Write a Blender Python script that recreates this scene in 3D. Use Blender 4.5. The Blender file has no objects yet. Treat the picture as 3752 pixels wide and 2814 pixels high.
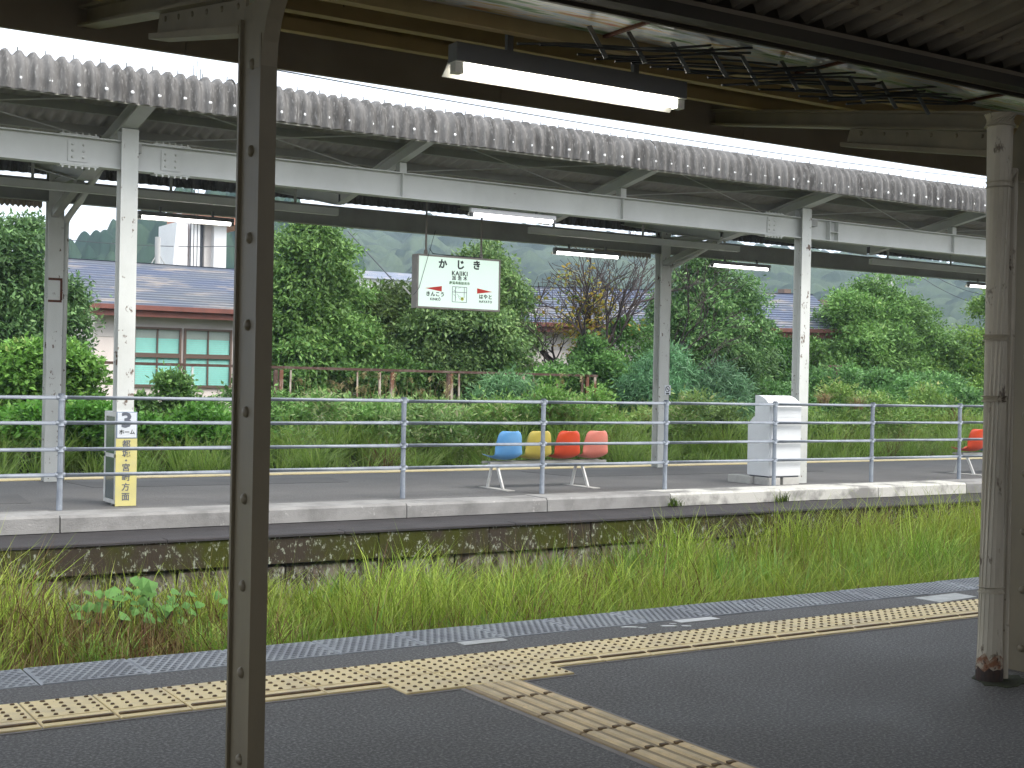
import bpy, math, random
import numpy as np
from mathutils import Matrix, Vector, noise

random.seed(7); RNG = np.random.default_rng(11)
SC = bpy.context.scene
COL = SC.collection

# ------------------------------------------------------------------ camera
FPX, PW, PH = 4865.0, 3752.0, 2814.0
YAW, PITCH, ROLL, CAMH = math.radians(32.267), math.radians(-0.127), math.radians(1.108), 1.384
_r = Vector((math.cos(YAW), -math.sin(YAW), 0))
FW = Vector((math.sin(YAW)*math.cos(PITCH), math.cos(YAW)*math.cos(PITCH), math.sin(PITCH)))
_u = _r.cross(FW)
RT = math.cos(ROLL)*_r + math.sin(ROLL)*_u
UP = -math.sin(ROLL)*_r + math.cos(ROLL)*_u
cam = bpy.data.cameras.new('camera'); cam.sensor_width = 36.0; cam.lens = FPX/PW*36.0
cam.clip_start = 0.05; cam.clip_end = 5000
camo = bpy.data.objects.new('camera', cam); COL.objects.link(camo)
m = Matrix(((RT.x, UP.x, -FW.x, 0), (RT.y, UP.y, -FW.y, 0), (RT.z, UP.z, -FW.z, CAMH), (0, 0, 0, 1)))
camo.matrix_world = m
SC.camera = camo

# ------------------------------------------------------------------ world, sun, exposure
SUN_EL, SUN_AZ = math.radians(52), math.radians(152)      # azimuth measured from +Y towards +X
W = bpy.data.worlds.new('World'); SC.world = W; W.use_nodes = True
wn = W.node_tree.nodes; wl = W.node_tree.links
bg = wn['Background']
sky = wn.new('ShaderNodeTexSky'); sky.sky_type = 'NISHITA'; sky.sun_disc = False
sky.sun_elevation = SUN_EL; sky.sun_rotation = SUN_AZ
sky.air_density = 1.0; sky.dust_density = 5.0; sky.ozone_density = 1.0
mixw = wn.new('ShaderNodeMix'); mixw.data_type = 'RGBA'; mixw.inputs[0].default_value = 0.8
wl.new(sky.outputs[0], mixw.inputs[6]); mixw.inputs[7].default_value = (8.2, 8.6, 9.1, 1)   # overcast cloud layer
wl.new(mixw.outputs[2], bg.inputs[0]); bg.inputs[1].default_value = 0.12
sun = bpy.data.lights.new('sun', 'SUN'); sun.energy = 1.5; sun.angle = math.radians(30); sun.color = (1.0, 0.96, 0.9)
suno = bpy.data.objects.new('sun', sun); COL.objects.link(suno)
sd = Vector((math.sin(SUN_AZ)*math.cos(SUN_EL), math.cos(SUN_AZ)*math.cos(SUN_EL), math.sin(SUN_EL)))
suno.rotation_euler = sd.to_track_quat('Z', 'Y').to_euler(); suno.location = (0, 0, 60)
SC.view_settings.view_transform = 'Standard'; SC.view_settings.look = 'None'
SC.view_settings.exposure = 1.3; SC.view_settings.gamma = 1.0
SC.view_settings.use_curve_mapping = False
SC.render.engine = 'CYCLES'
SC.cycles.use_denoising = True
try: SC.cycles.denoiser = 'OPENIMAGEDENOISE'
except Exception: pass
SC.cycles.max_bounces = 8; SC.cycles.diffuse_bounces = 4; SC.cycles.glossy_bounces = 3
SC.cycles.transparent_max_bounces = 8; SC.cycles.volume_bounces = 0
SC.cycles.sample_clamp_indirect = 6.0

# ------------------------------------------------------------------ helpers
DS = PW/2212.0
def ray(dx, dy):
    return RT*((dx*DS-PW/2)/FPX) - UP*((dy*DS-PH/2)/FPX) + FW
def at(dx, dy, Y):
    d = ray(dx, dy); t = Y/d.y
    return Vector((0, 0, CAMH)) + d*t
def azel(dx, dy):
    d = ray(dx, dy); return math.atan2(d.x, d.y), math.atan2(d.z, math.hypot(d.x, d.y))

def tag(o, label=None, cat=None, group=None, kind=None):
    if label: o['label'] = label
    if cat: o['category'] = cat
    if group: o['group'] = group
    if kind: o['kind'] = kind
    return o
def empty(name, loc=(0, 0, 0), rz=0, **k):
    o = bpy.data.objects.new(name, None); COL.objects.link(o); o.location = loc; o.rotation_euler = (0, 0, rz)
    o.empty_display_size = .1
    return tag(o, **k)
def link(name, me, mat=None, parent=None, loc=None, rot=None, smooth=False, **k):
    o = bpy.data.objects.new(name, me); COL.objects.link(o)
    if mat is not None and len(me.materials) == 0: me.materials.append(mat)
    if parent: o.parent = parent
    if loc is not None: o.location = loc
    if rot is not None: o.rotation_euler = rot
    if smooth:
        me.polygons.foreach_set('use_smooth', [True]*len(me.polygons))
    return tag(o, **k)

class MB:
    def __init__(s): s.v = []; s.f = []
    def add(s, vs, fs):
        b = len(s.v); s.v += [tuple(p) for p in vs]; s.f += [tuple(i+b for i in f) for f in fs]; return s
    def box(s, x0, x1, y0, y1, z0, z1):
        return s.add([(x0,y0,z0),(x1,y0,z0),(x1,y1,z0),(x0,y1,z0),(x0,y0,z1),(x1,y0,z1),(x1,y1,z1),(x0,y1,z1)],
                     [(0,3,2,1),(4,5,6,7),(0,1,5,4),(1,2,6,5),(2,3,7,6),(3,0,4,7)])
    def cbox(s, x0, x1, y0, y1, z0, z1, c):
        """box with chamfered top and vertical edges"""
        rings = []
        for z, i in ((z0, 0), (z1-c, 0), (z1, c)):
            a, b, e, g = x0+i, x1-i, y0+i, y1-i; k = c*.6
            rings.append([(a+k,e,z),(b-k,e,z),(b,e+k,z),(b,g-k,z),(b-k,g,z),(a+k,g,z),(a,g-k,z),(a,e+k,z)])
        vs = sum(rings, []); fs = [tuple(range(7,-1,-1)), tuple(range(16,24))]
        for r in range(2):
            for i in range(8):
                j = (i+1) % 8; fs.append((r*8+i, r*8+j, (r+1)*8+j, (r+1)*8+i))
        return s.add(vs, fs)
    def prism(s, prof, a, b, axis='x'):
        """profile of 2D points extruded along an axis from a to b"""
        n = len(prof)
        def P(p, t):
            if axis == 'x': return (t, p[0], p[1])
            if axis == 'y': return (p[0], t, p[1])
            return (p[0], p[1], t)
        vs = [P(p, a) for p in prof]+[P(p, b) for p in prof]
        fs = [tuple(range(n-1,-1,-1)), tuple(range(n, 2*n))]+[(i, (i+1) % n, n+(i+1) % n, n+i) for i in range(n)]
        return s.add(vs, fs)
    def bar(s, p, q, w, h, up=(0, 0, 1)):
        """rectangular bar from p to q (w across, h along up)"""
        p, q = Vector(p), Vector(q); d = (q-p).normalized(); u = Vector(up)
        sd = d.cross(u).normalized()*w/2; uu = sd.cross(d).normalized()*h/2
        vs = [p-sd-uu, p+sd-uu, p+sd+uu, p-sd+uu, q-sd-uu, q+sd-uu, q+sd+uu, q-sd+uu]
        return s.add(vs, [(0,3,2,1),(4,5,6,7),(0,1,5,4),(1,2,6,5),(2,3,7,6),(3,0,4,7)])
    def tube(s, pts, r, n=8, cap=True):
        pts = [Vector(p) for p in pts]; rr = r if isinstance(r, (list, tuple)) else [r]*len(pts)
        rings = []; ref = None
        for i, p in enumerate(pts):
            d = (pts[min(i+1, len(pts)-1)]-pts[max(i-1, 0)])
            d = d.normalized() if d.length > 1e-9 else Vector((0, 0, 1))
            if ref is None: ref = Vector((1, 0, 0)) if abs(d.x) < .8 else Vector((0, 1, 0))
            a = d.cross(ref).normalized(); b = d.cross(a).normalized(); ref = b.cross(d).normalized()
            a = d.cross(ref).normalized(); b = d.cross(a).normalized()
            rings.append([p+(a*math.cos(t)+b*math.sin(t))*rr[i] for t in [2*math.pi*k/n for k in range(n)]])
        vs = sum(rings, []); fs = []
        for i in range(len(pts)-1):
            for k in range(n):
                l = (k+1) % n; fs.append((i*n+k, (i+1)*n+k, (i+1)*n+l, i*n+l))
        if cap: fs += [tuple(range(n)), tuple((len(pts)-1)*n+k for k in range(n-1, -1, -1))]
        return s.add(vs, fs)
    def dome(s, c, nrm, r, h, n=10):
        c, nrm = Vector(c), Vector(nrm).normalized(); a = nrm.orthogonal().normalized(); b = nrm.cross(a)
        rings = []
        for (rr, hh) in ((1, 0), (.9, .45), (.6, .85)):
            rings.append([c+(a*math.cos(t)+b*math.sin(t))*r*rr+nrm*h*hh for t in [2*math.pi*k/n for k in range(n)]])
        vs = sum(rings, [])+[c+nrm*h]; fs = []
        for i in range(2):
            for k in range(n):
                l = (k+1) % n; fs.append((i*n+k, i*n+l, (i+1)*n+l, (i+1)*n+k))
        for k in range(n): fs.append((2*n+k, 2*n+(k+1) % n, 3*n))
        return s.add(vs, fs)
    def mesh(s, name):
        me = bpy.data.meshes.new(name); me.from_pydata(s.v, [], s.f); me.update(); return me
    def build(s, name, mat, parent=None, loc=None, rot=None, smooth=False, **k):
        return link(name, s.mesh(name), mat, parent, loc, rot, smooth, **k)
def iprof(cy, z0, z1, w, t=.012, tw=.01):
    """I section in (y,z)"""
    a, b = cy-w/2, cy+w/2; c, d = cy-tw/2, cy+tw/2
    return [(a,z0),(b,z0),(b,z0+t),(d,z0+t),(d,z1-t),(b,z1-t),(b,z1),(a,z1),(a,z1-t),(c,z1-t),(c,z0+t),(a,z0+t)]

def npmesh(name, V, loops, sizes, mat, parent=None, colors=None, smooth=False, **k):
    me = bpy.data.meshes.new(name); nv = len(V)
    me.vertices.add(nv); me.vertices.foreach_set('co', np.ascontiguousarray(V, np.float32).ravel())
    me.loops.add(len(loops)); me.loops.foreach_set('vertex_index', np.ascontiguousarray(loops, np.int32))
    st = np.concatenate([[0], np.cumsum(sizes)[:-1]]).astype(np.int32)
    me.polygons.add(len(sizes)); me.polygons.foreach_set('loop_start', st)
    if colors is not None:
        ca = me.color_attributes.new('Col', 'FLOAT_COLOR', 'POINT')
        c4 = np.ones((nv, 4), np.float32); c4[:, :3] = colors; ca.data.foreach_set('color', c4.ravel())
    me.update(calc_edges=True)
    if smooth: me.polygons.foreach_set('use_smooth', np.ones(len(sizes), bool))
    me.materials.append(mat)
    return link(name, me, None, parent, **k)

# ------------------------------------------------------------------ materials
def mat(name, base, rough=.6, metal=0., c2=None, scale=6., lo=.35, hi=.7, bump=0., bscale=80., spec=.5, c3=None, s3=30., lo3=.6, hi3=.66, stretch=(1, 1, 1), r2=None, rstr=1.0):
    M_ = bpy.data.materials.new(name); M_.use_nodes = True; n = M_.node_tree.nodes; l = M_.node_tree.links
    p = n['Principled BSDF']; p.inputs['Roughness'].default_value = rough; p.inputs['Metallic'].default_value = metal
    p.inputs['Specular IOR Level'].default_value = spec
    p.inputs['Base Color'].default_value = (*base, 1)
    geo = n.new('ShaderNodeNewGeometry'); mp = n.new('ShaderNodeMapping'); mp.inputs['Scale'].default_value = stretch
    l.new(geo.outputs['Position'], mp.inputs['Vector'])
    cur = None
    def nz(sc, det=6, ro=.6):
        t = n.new('ShaderNodeTexNoise'); t.inputs['Scale'].default_value = sc; t.inputs['Detail'].default_value = det; t.inputs['Roughness'].default_value = ro
        l.new(mp.outputs[0], t.inputs['Vector']); return t
    if c2 is not None:
        t = nz(scale); r = n.new('ShaderNodeMapRange'); r.inputs[1].default_value = lo; r.inputs[2].default_value = hi
        l.new(t.outputs[0], r.inputs[0]); mx = n.new('ShaderNodeMix'); mx.data_type = 'RGBA'
        l.new(r.outputs[0], mx.inputs[0]); mx.inputs[6].default_value = (*base, 1); mx.inputs[7].default_value = (*c2, 1); cur = mx.outputs[2]
        if r2 is not None:
            rm = n.new('ShaderNodeMapRange'); l.new(r.outputs[0], rm.inputs[0]); rm.inputs[3].default_value = rough; rm.inputs[4].default_value = r2
            l.new(rm.outputs[0], p.inputs['Roughness'])
    if c3 is not None:
        t = nz(s3, 4, .7); r = n.new('ShaderNodeMapRange'); r.inputs[1].default_value = lo3; r.inputs[2].default_value = hi3
        l.new(t.outputs[0], r.inputs[0]); mx = n.new('ShaderNodeMix'); mx.data_type = 'RGBA'
        l.new(r.outputs[0], mx.inputs[0])
        if cur is not None: l.new(cur, mx.inputs[6])
        else: mx.inputs[6].default_value = (*base, 1)
        mx.inputs[7].default_value = (*c3, 1); cur = mx.outputs[2]
    if cur is not None: l.new(cur, p.inputs['Base Color'])
    if bump:
        t = nz(bscale, 5, .65); b = n.new('ShaderNodeBump'); b.inputs['Strength'].default_value = bump; b.inputs['Distance'].default_value = .01
        l.new(t.outputs[0], b.inputs['Height']); l.new(b.outputs[0], p.inputs['Normal'])
    return M_
def emit(name, col, strength):
    M_ = bpy.data.materials.new(name); M_.use_nodes = True; p = M_.node_tree.nodes['Principled BSDF']
    p.inputs['Base Color'].default_value = (*col, 1); p.inputs['Emission Color'].default_value = (*col, 1); p.inputs['Emission Strength'].default_value = strength
    return M_
def foliage(name, trans=.3, rough=.5, spec=.35):
    M_ = bpy.data.materials.new(name); M_.use_nodes = True; n = M_.node_tree.nodes; l = M_.node_tree.links
    p = n['Principled BSDF']; a = n.new('ShaderNodeAttribute'); a.attribute_name = 'Col'
    p.inputs['Roughness'].default_value = rough; p.inputs['Specular IOR Level'].default_value = spec
    l.new(a.outputs['Color'], p.inputs['Base Color'])
    t = n.new('ShaderNodeBsdfTranslucent'); l.new(a.outputs['Color'], t.inputs['Color'])
    mx = n.new('ShaderNodeMixShader'); mx.inputs[0].default_value = trans
    l.new(p.outputs[0], mx.inputs[1]); l.new(t.outputs[0], mx.inputs[2]); l.new(mx.outputs[0], n['Material Output'].inputs[0])
    return M_

M = {}
M['asphalt'] = mat('asphalt', (.066,.062,.057), .68, c2=(.039,.0365,.0335), scale=1.3, lo=.45, hi=.72, bump=1.0, bscale=95, spec=.5, c3=(.24,.232,.222), s3=70, lo3=.47, hi3=.68, r2=.52)
M['asphalt_far'] = mat('asphalt_far', (.125,.122,.120), .8, c2=(.095,.094,.093), scale=.7, lo=.4, hi=.65, bump=.5, bscale=110, spec=.3, c3=(.20,.195,.19), s3=45, lo3=.5, hi3=.68)
M['asphalt_old'] = mat('asphalt_old', (.032,.030,.031), .8, c2=(.05,.045,.047), scale=3, bump=.8, bscale=70, spec=.35)
M['tile_yellow'] = mat('tile_yellow', (.84,.67,.34), .55, c2=(.60,.48,.29), scale=3.2, lo=.50, hi=.72, bump=.15, bscale=120, c3=(.32,.24,.15), s3=26, lo3=.64, hi3=.74)
M['tile_base'] = mat('tile_base', (.40,.29,.15), .65, c2=(.30,.22,.12), scale=7, bump=.15, bscale=120)
M['tile_guide'] = mat('tile_guide', (.80,.61,.33), .6, c2=(.48,.38,.22), scale=5, lo=.4, hi=.7, bump=.15, bscale=120, c3=(.30,.23,.14), s3=30, lo3=.64, hi3=.74)
M['tile_worn'] = mat('tile_worn', (.12,.075,.035), .7, c2=(.22,.14,.06), scale=40)
M['mortar'] = mat('mortar', (.30,.28,.26), .85, c2=(.22,.2,.19), scale=9)
M['plate'] = mat('plate', (.27,.285,.305), .30, c2=(.19,.20,.22), scale=2.2, lo=.4, hi=.65, spec=.6, bump=.2, bscale=90, r2=.5)
M['plate_white'] = mat('plate_white', (.55,.55,.53), .5, c2=(.38,.38,.36), scale=14, bump=.2, bscale=90)
M['white_paint'] = mat('white_paint', (.72,.72,.70), .55, c2=(.5,.5,.48), scale=12)
M['coping'] = mat('coping', (.27,.265,.255), .85, c2=(.17,.166,.16), scale=2.3, lo=.42, hi=.66, bump=.6, bscale=60, c3=(.40,.39,.37), s3=9, lo3=.62, hi3=.74)
M['coping_pale'] = mat('coping_pale', (.50,.49,.45), .85, c2=(.22,.215,.2), scale=1.6, lo=.50, hi=.60, bump=.6, bscale=60, c3=(.30,.29,.27), s3=12, lo3=.60, hi3=.72)
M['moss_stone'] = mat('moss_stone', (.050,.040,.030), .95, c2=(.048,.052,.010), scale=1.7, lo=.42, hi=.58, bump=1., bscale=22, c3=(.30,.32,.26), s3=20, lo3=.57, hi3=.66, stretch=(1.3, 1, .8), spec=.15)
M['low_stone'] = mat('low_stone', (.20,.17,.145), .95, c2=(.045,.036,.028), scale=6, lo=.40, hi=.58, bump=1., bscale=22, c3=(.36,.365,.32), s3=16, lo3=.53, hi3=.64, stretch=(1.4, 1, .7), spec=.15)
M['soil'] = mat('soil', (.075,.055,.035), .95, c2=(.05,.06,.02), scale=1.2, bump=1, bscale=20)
M['far_ground'] = mat('far_ground', (.05,.07,.022), .95, c2=(.09,.08,.045), scale=.5, bump=.6, bscale=8)
M['steel_pale'] = mat('steel_pale', (.56,.57,.545), .5, c2=(.47,.48,.455), scale=1.6, lo=.4, hi=.7, bump=.05, bscale=30, c3=(.16,.12,.09), s3=16, lo3=.735, hi3=.76, stretch=(1, 1, .7))
M['steel_post'] = mat('steel_post', (.62,.63,.60), .5, c2=(.52,.53,.5), scale=2, lo=.4, hi=.7, bump=.05, bscale=30, c3=(.12,.075,.05), s3=11, lo3=.615, hi3=.66, stretch=(1, 1, .6))
M['steel_grey'] = mat('steel_grey', (.33,.33,.305), .55, c2=(.25,.25,.23), scale=2.5, bump=.05, bscale=30)
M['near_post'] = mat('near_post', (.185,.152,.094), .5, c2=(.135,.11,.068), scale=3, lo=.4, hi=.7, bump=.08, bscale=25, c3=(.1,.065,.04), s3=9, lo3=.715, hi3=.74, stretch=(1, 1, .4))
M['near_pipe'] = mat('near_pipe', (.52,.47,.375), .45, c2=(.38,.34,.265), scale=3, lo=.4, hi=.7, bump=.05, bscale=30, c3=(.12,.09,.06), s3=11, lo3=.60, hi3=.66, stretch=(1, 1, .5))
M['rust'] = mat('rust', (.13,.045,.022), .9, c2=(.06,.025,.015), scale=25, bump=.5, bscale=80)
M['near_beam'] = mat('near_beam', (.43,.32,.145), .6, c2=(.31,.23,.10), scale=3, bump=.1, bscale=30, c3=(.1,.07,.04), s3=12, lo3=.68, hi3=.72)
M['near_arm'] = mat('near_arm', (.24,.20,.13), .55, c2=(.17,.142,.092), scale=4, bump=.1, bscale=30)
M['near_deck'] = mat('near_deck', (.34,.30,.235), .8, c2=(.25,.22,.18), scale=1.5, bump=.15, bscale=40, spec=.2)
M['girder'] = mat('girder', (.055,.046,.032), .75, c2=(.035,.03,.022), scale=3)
M['fascia'] = mat('fascia', (.30,.26,.205), .8, c2=(.24,.205,.16), scale=2, spec=.2)
M['slate'] = mat('slate', (.175,.170,.165), .9, c2=(.088,.084,.080), scale=9, lo=.40, hi=.62, bump=.8, bscale=55, c3=(.28,.275,.265), s3=55, lo3=.54, hi3=.70, stretch=(1, .5, .22), spec=.2)
M['slate_under'] = mat('slate_under', (.42,.405,.36), .9, c2=(.30,.29,.255), scale=3, bump=.2, bscale=40, spec=.2)
M['galv'] = mat('galv', (.29,.32,.365), .6, .1, c2=(.21,.235,.275), scale=7, lo=.4, hi=.65, bump=.1, bscale=60, c3=(.45,.48,.51), s3=28, lo3=.64, hi3=.72)
M['bolt'] = mat('bolt', (.8,.8,.8), .35)
M['bolt_steel'] = mat('bolt_steel', (.5,.5,.47), .5)
M['white_box'] = mat('white_box', (.74,.755,.77), .4, c2=(.66,.675,.69), scale=2)
M['concrete'] = mat('concrete', (.5,.49,.46), .9, c2=(.38,.37,.34), scale=6, bump=.5, bscale=60)
M['sign_frame'] = mat('sign_frame', (.30,.27,.24), .5, c2=(.22,.2,.18), scale=5)
M['sign_face'] = emit('sign_face', (.50,.62,.54), .40)
M['ink'] = mat('ink', (.015,.02,.02), .5)
M['ink_red'] = mat('ink_red', (.62,.03,.02), .5)
M['ink_grey'] = mat('ink_grey', (.13,.14,.17), .5)
M['ink_green'] = mat('ink_green', (.06,.16,.05), .5)
M['sign_white'] = mat('sign_white', (.72,.75,.79), .4)
M['sign_blue'] = mat('sign_blue', (.20,.26,.36), .4)
M['sign_yellow'] = mat('sign_yellow', (.72,.64,.24), .4, c2=(.66,.60,.28), scale=6)
M['glass'] = mat('glass', (.10,.13,.13), .08, spec=.8)
M['tube_near'] = emit('tube_near', (1., .97, .88), 10.)
M['tube_far'] = emit('tube_far', (1., .99, .97), 4.0)
M['housing'] = mat('housing', (.16,.16,.165), .5)
M['housing_white'] = mat('housing_white', (.6,.6,.62), .4)
M['reflector'] = mat('reflector', (.7,.69,.64), .35)
M['black_plastic'] = mat('black_plastic', (.02,.021,.022), .5)
M['grey_slat'] = mat('grey_slat', (.15,.155,.15), .5, c2=(.07,.07,.07), scale=10)
M['seat_blue'] = mat('seat_blue', (.10,.30,.60), .38, c2=(.16,.36,.62), scale=4)
M['seat_yellow'] = mat('seat_yellow', (.50,.40,.07), .4, c2=(.42,.34,.09), scale=5)
M['seat_red'] = mat('seat_red', (.62,.07,.02), .38, c2=(.52,.06,.025), scale=5)
M['seat_pink'] = mat('seat_pink', (.68,.20,.15), .4, c2=(.60,.24,.18), scale=4)
M['seat_leg'] = mat('seat_leg', (.66,.66,.64), .45, c2=(.5,.48,.45), scale=9)
M['wall_pink'] = mat('wall_pink', (.78,.70,.66), .85, c2=(.70,.62,.58), scale=1.2, bump=.1, bscale=30)
M['wall_grey'] = mat('wall_grey', (.60,.56,.54), .85, c2=(.52,.48,.46), scale=1.5)
M['brown_frame'] = mat('brown_frame', (.13,.085,.065), .5)
M['red_trim'] = mat('red_trim', (.21,.07,.052), .6, c2=(.15,.055,.042), scale=4)
M['roof_blue'] = mat('roof_blue', (.135,.15,.175), .5, c2=(.095,.12,.19), scale=.8, lo=.35, hi=.65, c3=(.30,.27,.25), s3=1.7, lo3=.52, hi3=.66, stretch=(.4, 1, 3), spec=.6)
M['blind'] = mat('blind', (.52,.90,.84), .6, c2=(.42,.80,.74), scale=2)
M['white_wall'] = mat('white_wall', (.70,.70,.71), .8, c2=(.60,.60,.62), scale=.6)
M['dark_recess'] = mat('dark_recess', (.08,.085,.10), .6)
M['orange_band'] = mat('orange_band', (.45,.2,.13), .7)
M['pole'] = mat('pole', (.36,.36,.35), .8)
M['wire'] = mat('wire', (.03,.035,.045), .6)
M['fence_paint'] = mat('fence_paint', (.55,.50,.44), .8, c2=(.17,.07,.04), scale=5, lo=.40, hi=.56, bump=.5, bscale=50, stretch=(1, 1, .35))
M['fence_rust'] = mat('fence_rust', (.085,.045,.035), .9, c2=(.16,.12,.10), scale=8, lo=.5, hi=.7, bump=.4, bscale=60)
M['bark'] = mat('bark', (.05,.04,.033), .95, c2=(.03,.025,.02), scale=8, bump=.8, bscale=30)
M['twig'] = mat('twig', (.065,.045,.045), .9, c2=(.04,.03,.03), scale=8)
M['leaf'] = foliage('leaf', .30, .5, .25)
M['grass'] = foliage('grass', .40, .5, .22)
M['hill'] = foliage('hill', 0., .95, .05)

def text(body, size, mat_, parent, loc, rot=(math.pi/2, 0, 0), align='CENTER', name='lettering', sx=1.0, bold=0.0, sp=1.0):
    c = bpy.data.curves.new('tmp', 'FONT'); c.body = body; c.size = size; c.align_x = align; c.align_y = 'CENTER'
    c.extrude = .0012; c.offset = bold; c.space_character = sp; c.resolution_u = 2
    o = bpy.data.objects.new('tmp', c); COL.objects.link(o)
    dg = bpy.context.evaluated_depsgraph_get(); me = bpy.data.meshes.new_from_object(o.evaluated_get(dg))
    bpy.data.objects.remove(o); bpy.data.curves.remove(c)
    me.materials.clear()
    t = link(name, me, mat_, parent, loc, rot); t.scale = (sx, 1, 1)
    return t

# ================================================================== SETTING
gm = MB(); gm.add([(-900,-900,-.95),(1400,-900,-.95),(1400,1400,-.95),(-900,1400,-.95)], [(0,1,2,3)])
gm.build('ground', M['far_ground'], kind='structure')
# overgrown track bed between the platforms
nx, ny = 90, 24
V = []; 
for j in range(ny+1):
    for i in range(nx+1):
        x = -8+i*.4; y = 6.0+j*.27
        V.append((x, y, -.85+.05*noise.noise((x*.9, y*.9, 0))))
F = [(j*(nx+1)+i, j*(nx+1)+i+1, (j+1)*(nx+1)+i+1, (j+1)*(nx+1)+i) for j in range(ny) for i in range(nx)]
MB().add(V, F).build('track_bed', M['soil'], smooth=True, kind='structure')

# near platform
npl = MB(); npl.box(-12, 30, -3.0, 6.05, -.95, 0); npl.box(-12, 30, 6.05, 6.36, -.95, -.085)
near = npl.build('near_platform', M['asphalt'], kind='structure')
PX0, PY1 = 1.229, 5.737
# edge plates with raised lozenges
ep = MB(); ep.cbox(0, .478, 6.055, 6.43, -.08, .004, .006)
for r in range(9):
    for c in range(11):
        x = .028+c*.042+(.021 if r % 2 else 0); y = 6.085+r*.0385
        if x > .455: continue
        ep.add([(x-.017,y,.004),(x,y-.011,.004),(x+.017,y,.004),(x,y+.011,.004),(x-.009,y,.0095),(x,y-.005,.0095),(x+.009,y,.0095),(x,y+.005,.0095)],
               [(0,1,5,4),(1,2,6,5),(2,3,7,6),(3,0,4,7),(4,5,6,7)])
epm = ep.mesh('edge_plate')
for k in range(-9, 32):
    o = link('edge_plate', epm, M['plate'], near, (1.395+.4835*k, 0, random.uniform(-.002, .002)))
# tactile tiles
def two_mats(me, n0, mats):
    for q in mats: me.materials.append(q)
    idx = [0]*n0+[1]*(len(me.polygons)-n0); me.polygons.foreach_set('material_index', idx); return me
def dot_tile(inner):
    b = MB(); b.cbox(.004, .297, .003, .297, 0, .008, .003)
    if inner: b.cbox(.004, .297, -.135, .001, 0, .007, .003)
    n0 = len(b.f)
    for i in range(5):
        for j in range(5):
            x, y = .03+i*.06+random.uniform(-.002, .002), .03+j*.06; n = 8
            r0, r1, h = .0115*random.uniform(.7, 1.15), .0075, .0135
            ring0 = [(x+r0*math.cos(t), y+r0*math.sin(t), .0081) for t in [2*math.pi*k/n for k in range(n)]]
            ring1 = [(x+r1*math.cos(t), y+r1*math.sin(t), h) for t in [2*math.pi*k/n for k in range(n)]]
            b.add(ring0+ring1, [(k, (k+1) % n, n+(k+1) % n, n+k) for k in range(n)]+[tuple(range(n, 2*n))])
    if inner: b.cbox(.012, .290, -.088, -.062, .006, .014, .004)
    return two_mats(b.mesh('dot_tile'), n0, (M['tile_yellow'], M['tile_worn']))
mA, mB_ = dot_tile(True), dot_tile(False)
for n in range(-8, 32):
    T = 5 <= n <= 7
    link('dot_tile', mB_ if T else mA, M['tile_yellow'], near, (PX0+.3*n, PY1-.30, .003))
for n in (5, 6, 7): link('dot_tile', mB_, M['tile_yellow'], near, (PX0+.3*n, PY1-.60, .003))
gt = MB(); gt.cbox(.003, .297, .003, .297, 0, .008, .003)
n0 = len(gt.f)
for i in range(4):
    x = .045+i*.07
    gt.add([(x-.020,.012,.0081),(x+.020,.012,.0081),(x+.020,.288,.0081),(x-.020,.288,.0081),(x-.013,.018,.0155),(x+.013,.018,.0155),(x+.013,.282,.0155),(x-.013,.282,.0155)],
           [(4,5,6,7),(0,1,5,4),(1,2,6,5),(2,3,7,6),(3,0,4,7)])
gtm = two_mats(gt.mesh('guide_tile'), n0, (M['tile_base'], M['tile_guide']))
ge = MB()
for i in range(4): ge.cbox(.028+i*.07, .062+i*.07, -.004, .016, .001, .0155, .002)
gem = ge.mesh('bar_end')
for k in range(1, 18): _t = link('guide_tile', gtm, M['tile_guide'], near, (PX0+1.79, PY1-.60-.30*k, .003)); link('bar_end', gem, M['tile_worn'], _t)
mo = MB(); mo.box(-1.2, PX0+1.5, PY1-.452, PY1+.014, 0, .003); mo.box(PX0+2.4, 10.9, PY1-.452, PY1+.014, 0, .003)
mo.box(PX0+1.5, PX0+2.4, PY1-.616, PY1+.014, 0, .003); mo.box(PX0+1.765, PX0+2.115, 0.0, PY1-.616, 0, .003)
mo.build('mortar_bed', M['mortar'], near)
mo = MB()
for q in ([(3.507,6.05),(3.784,6.05),(3.778,5.97),(3.509,5.965)], [(6.95,5.98),(7.38,6.0),(7.385,5.826),(6.972,5.779)]):
    mo = MB(); mo.prism(q[::-1], .0, .004, 'z'); mo.build('repair_plate', M['plate_white'], near)
mo = MB(); mo.prism([(4.962,5.965),(5.25,5.956),(5.246,6.04),(4.959,6.05)], 0, .004, 'z'); mo.build('painted_mark', M['white_paint'], near)
def blot(cx, cy, rx, ry, rot=0, n=14):
    pts = []
    for k in range(n):
        t = 2*math.pi*k/n; r = 1+.45*random.uniform(-1, .6)
        x, y = rx*r*math.cos(t), ry*r*math.sin(t)
        pts.append((cx+x*math.cos(rot)-y*math.sin(rot), cy+x*math.sin(rot)+y*math.cos(rot)))
    return MB().prism(pts, 0, .003, 'z')
for (cx, cy, rx, ry) in ((4.60,6.0,.055,.022),(4.66,5.95,.03,.012),(4.83,5.92,.05,.022),(4.92,5.88,.03,.015),(4.90,5.97,.02,.01)):
    blot(cx, cy, rx, ry, -.5).build('paint_spill', M['white_paint'], near)

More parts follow.
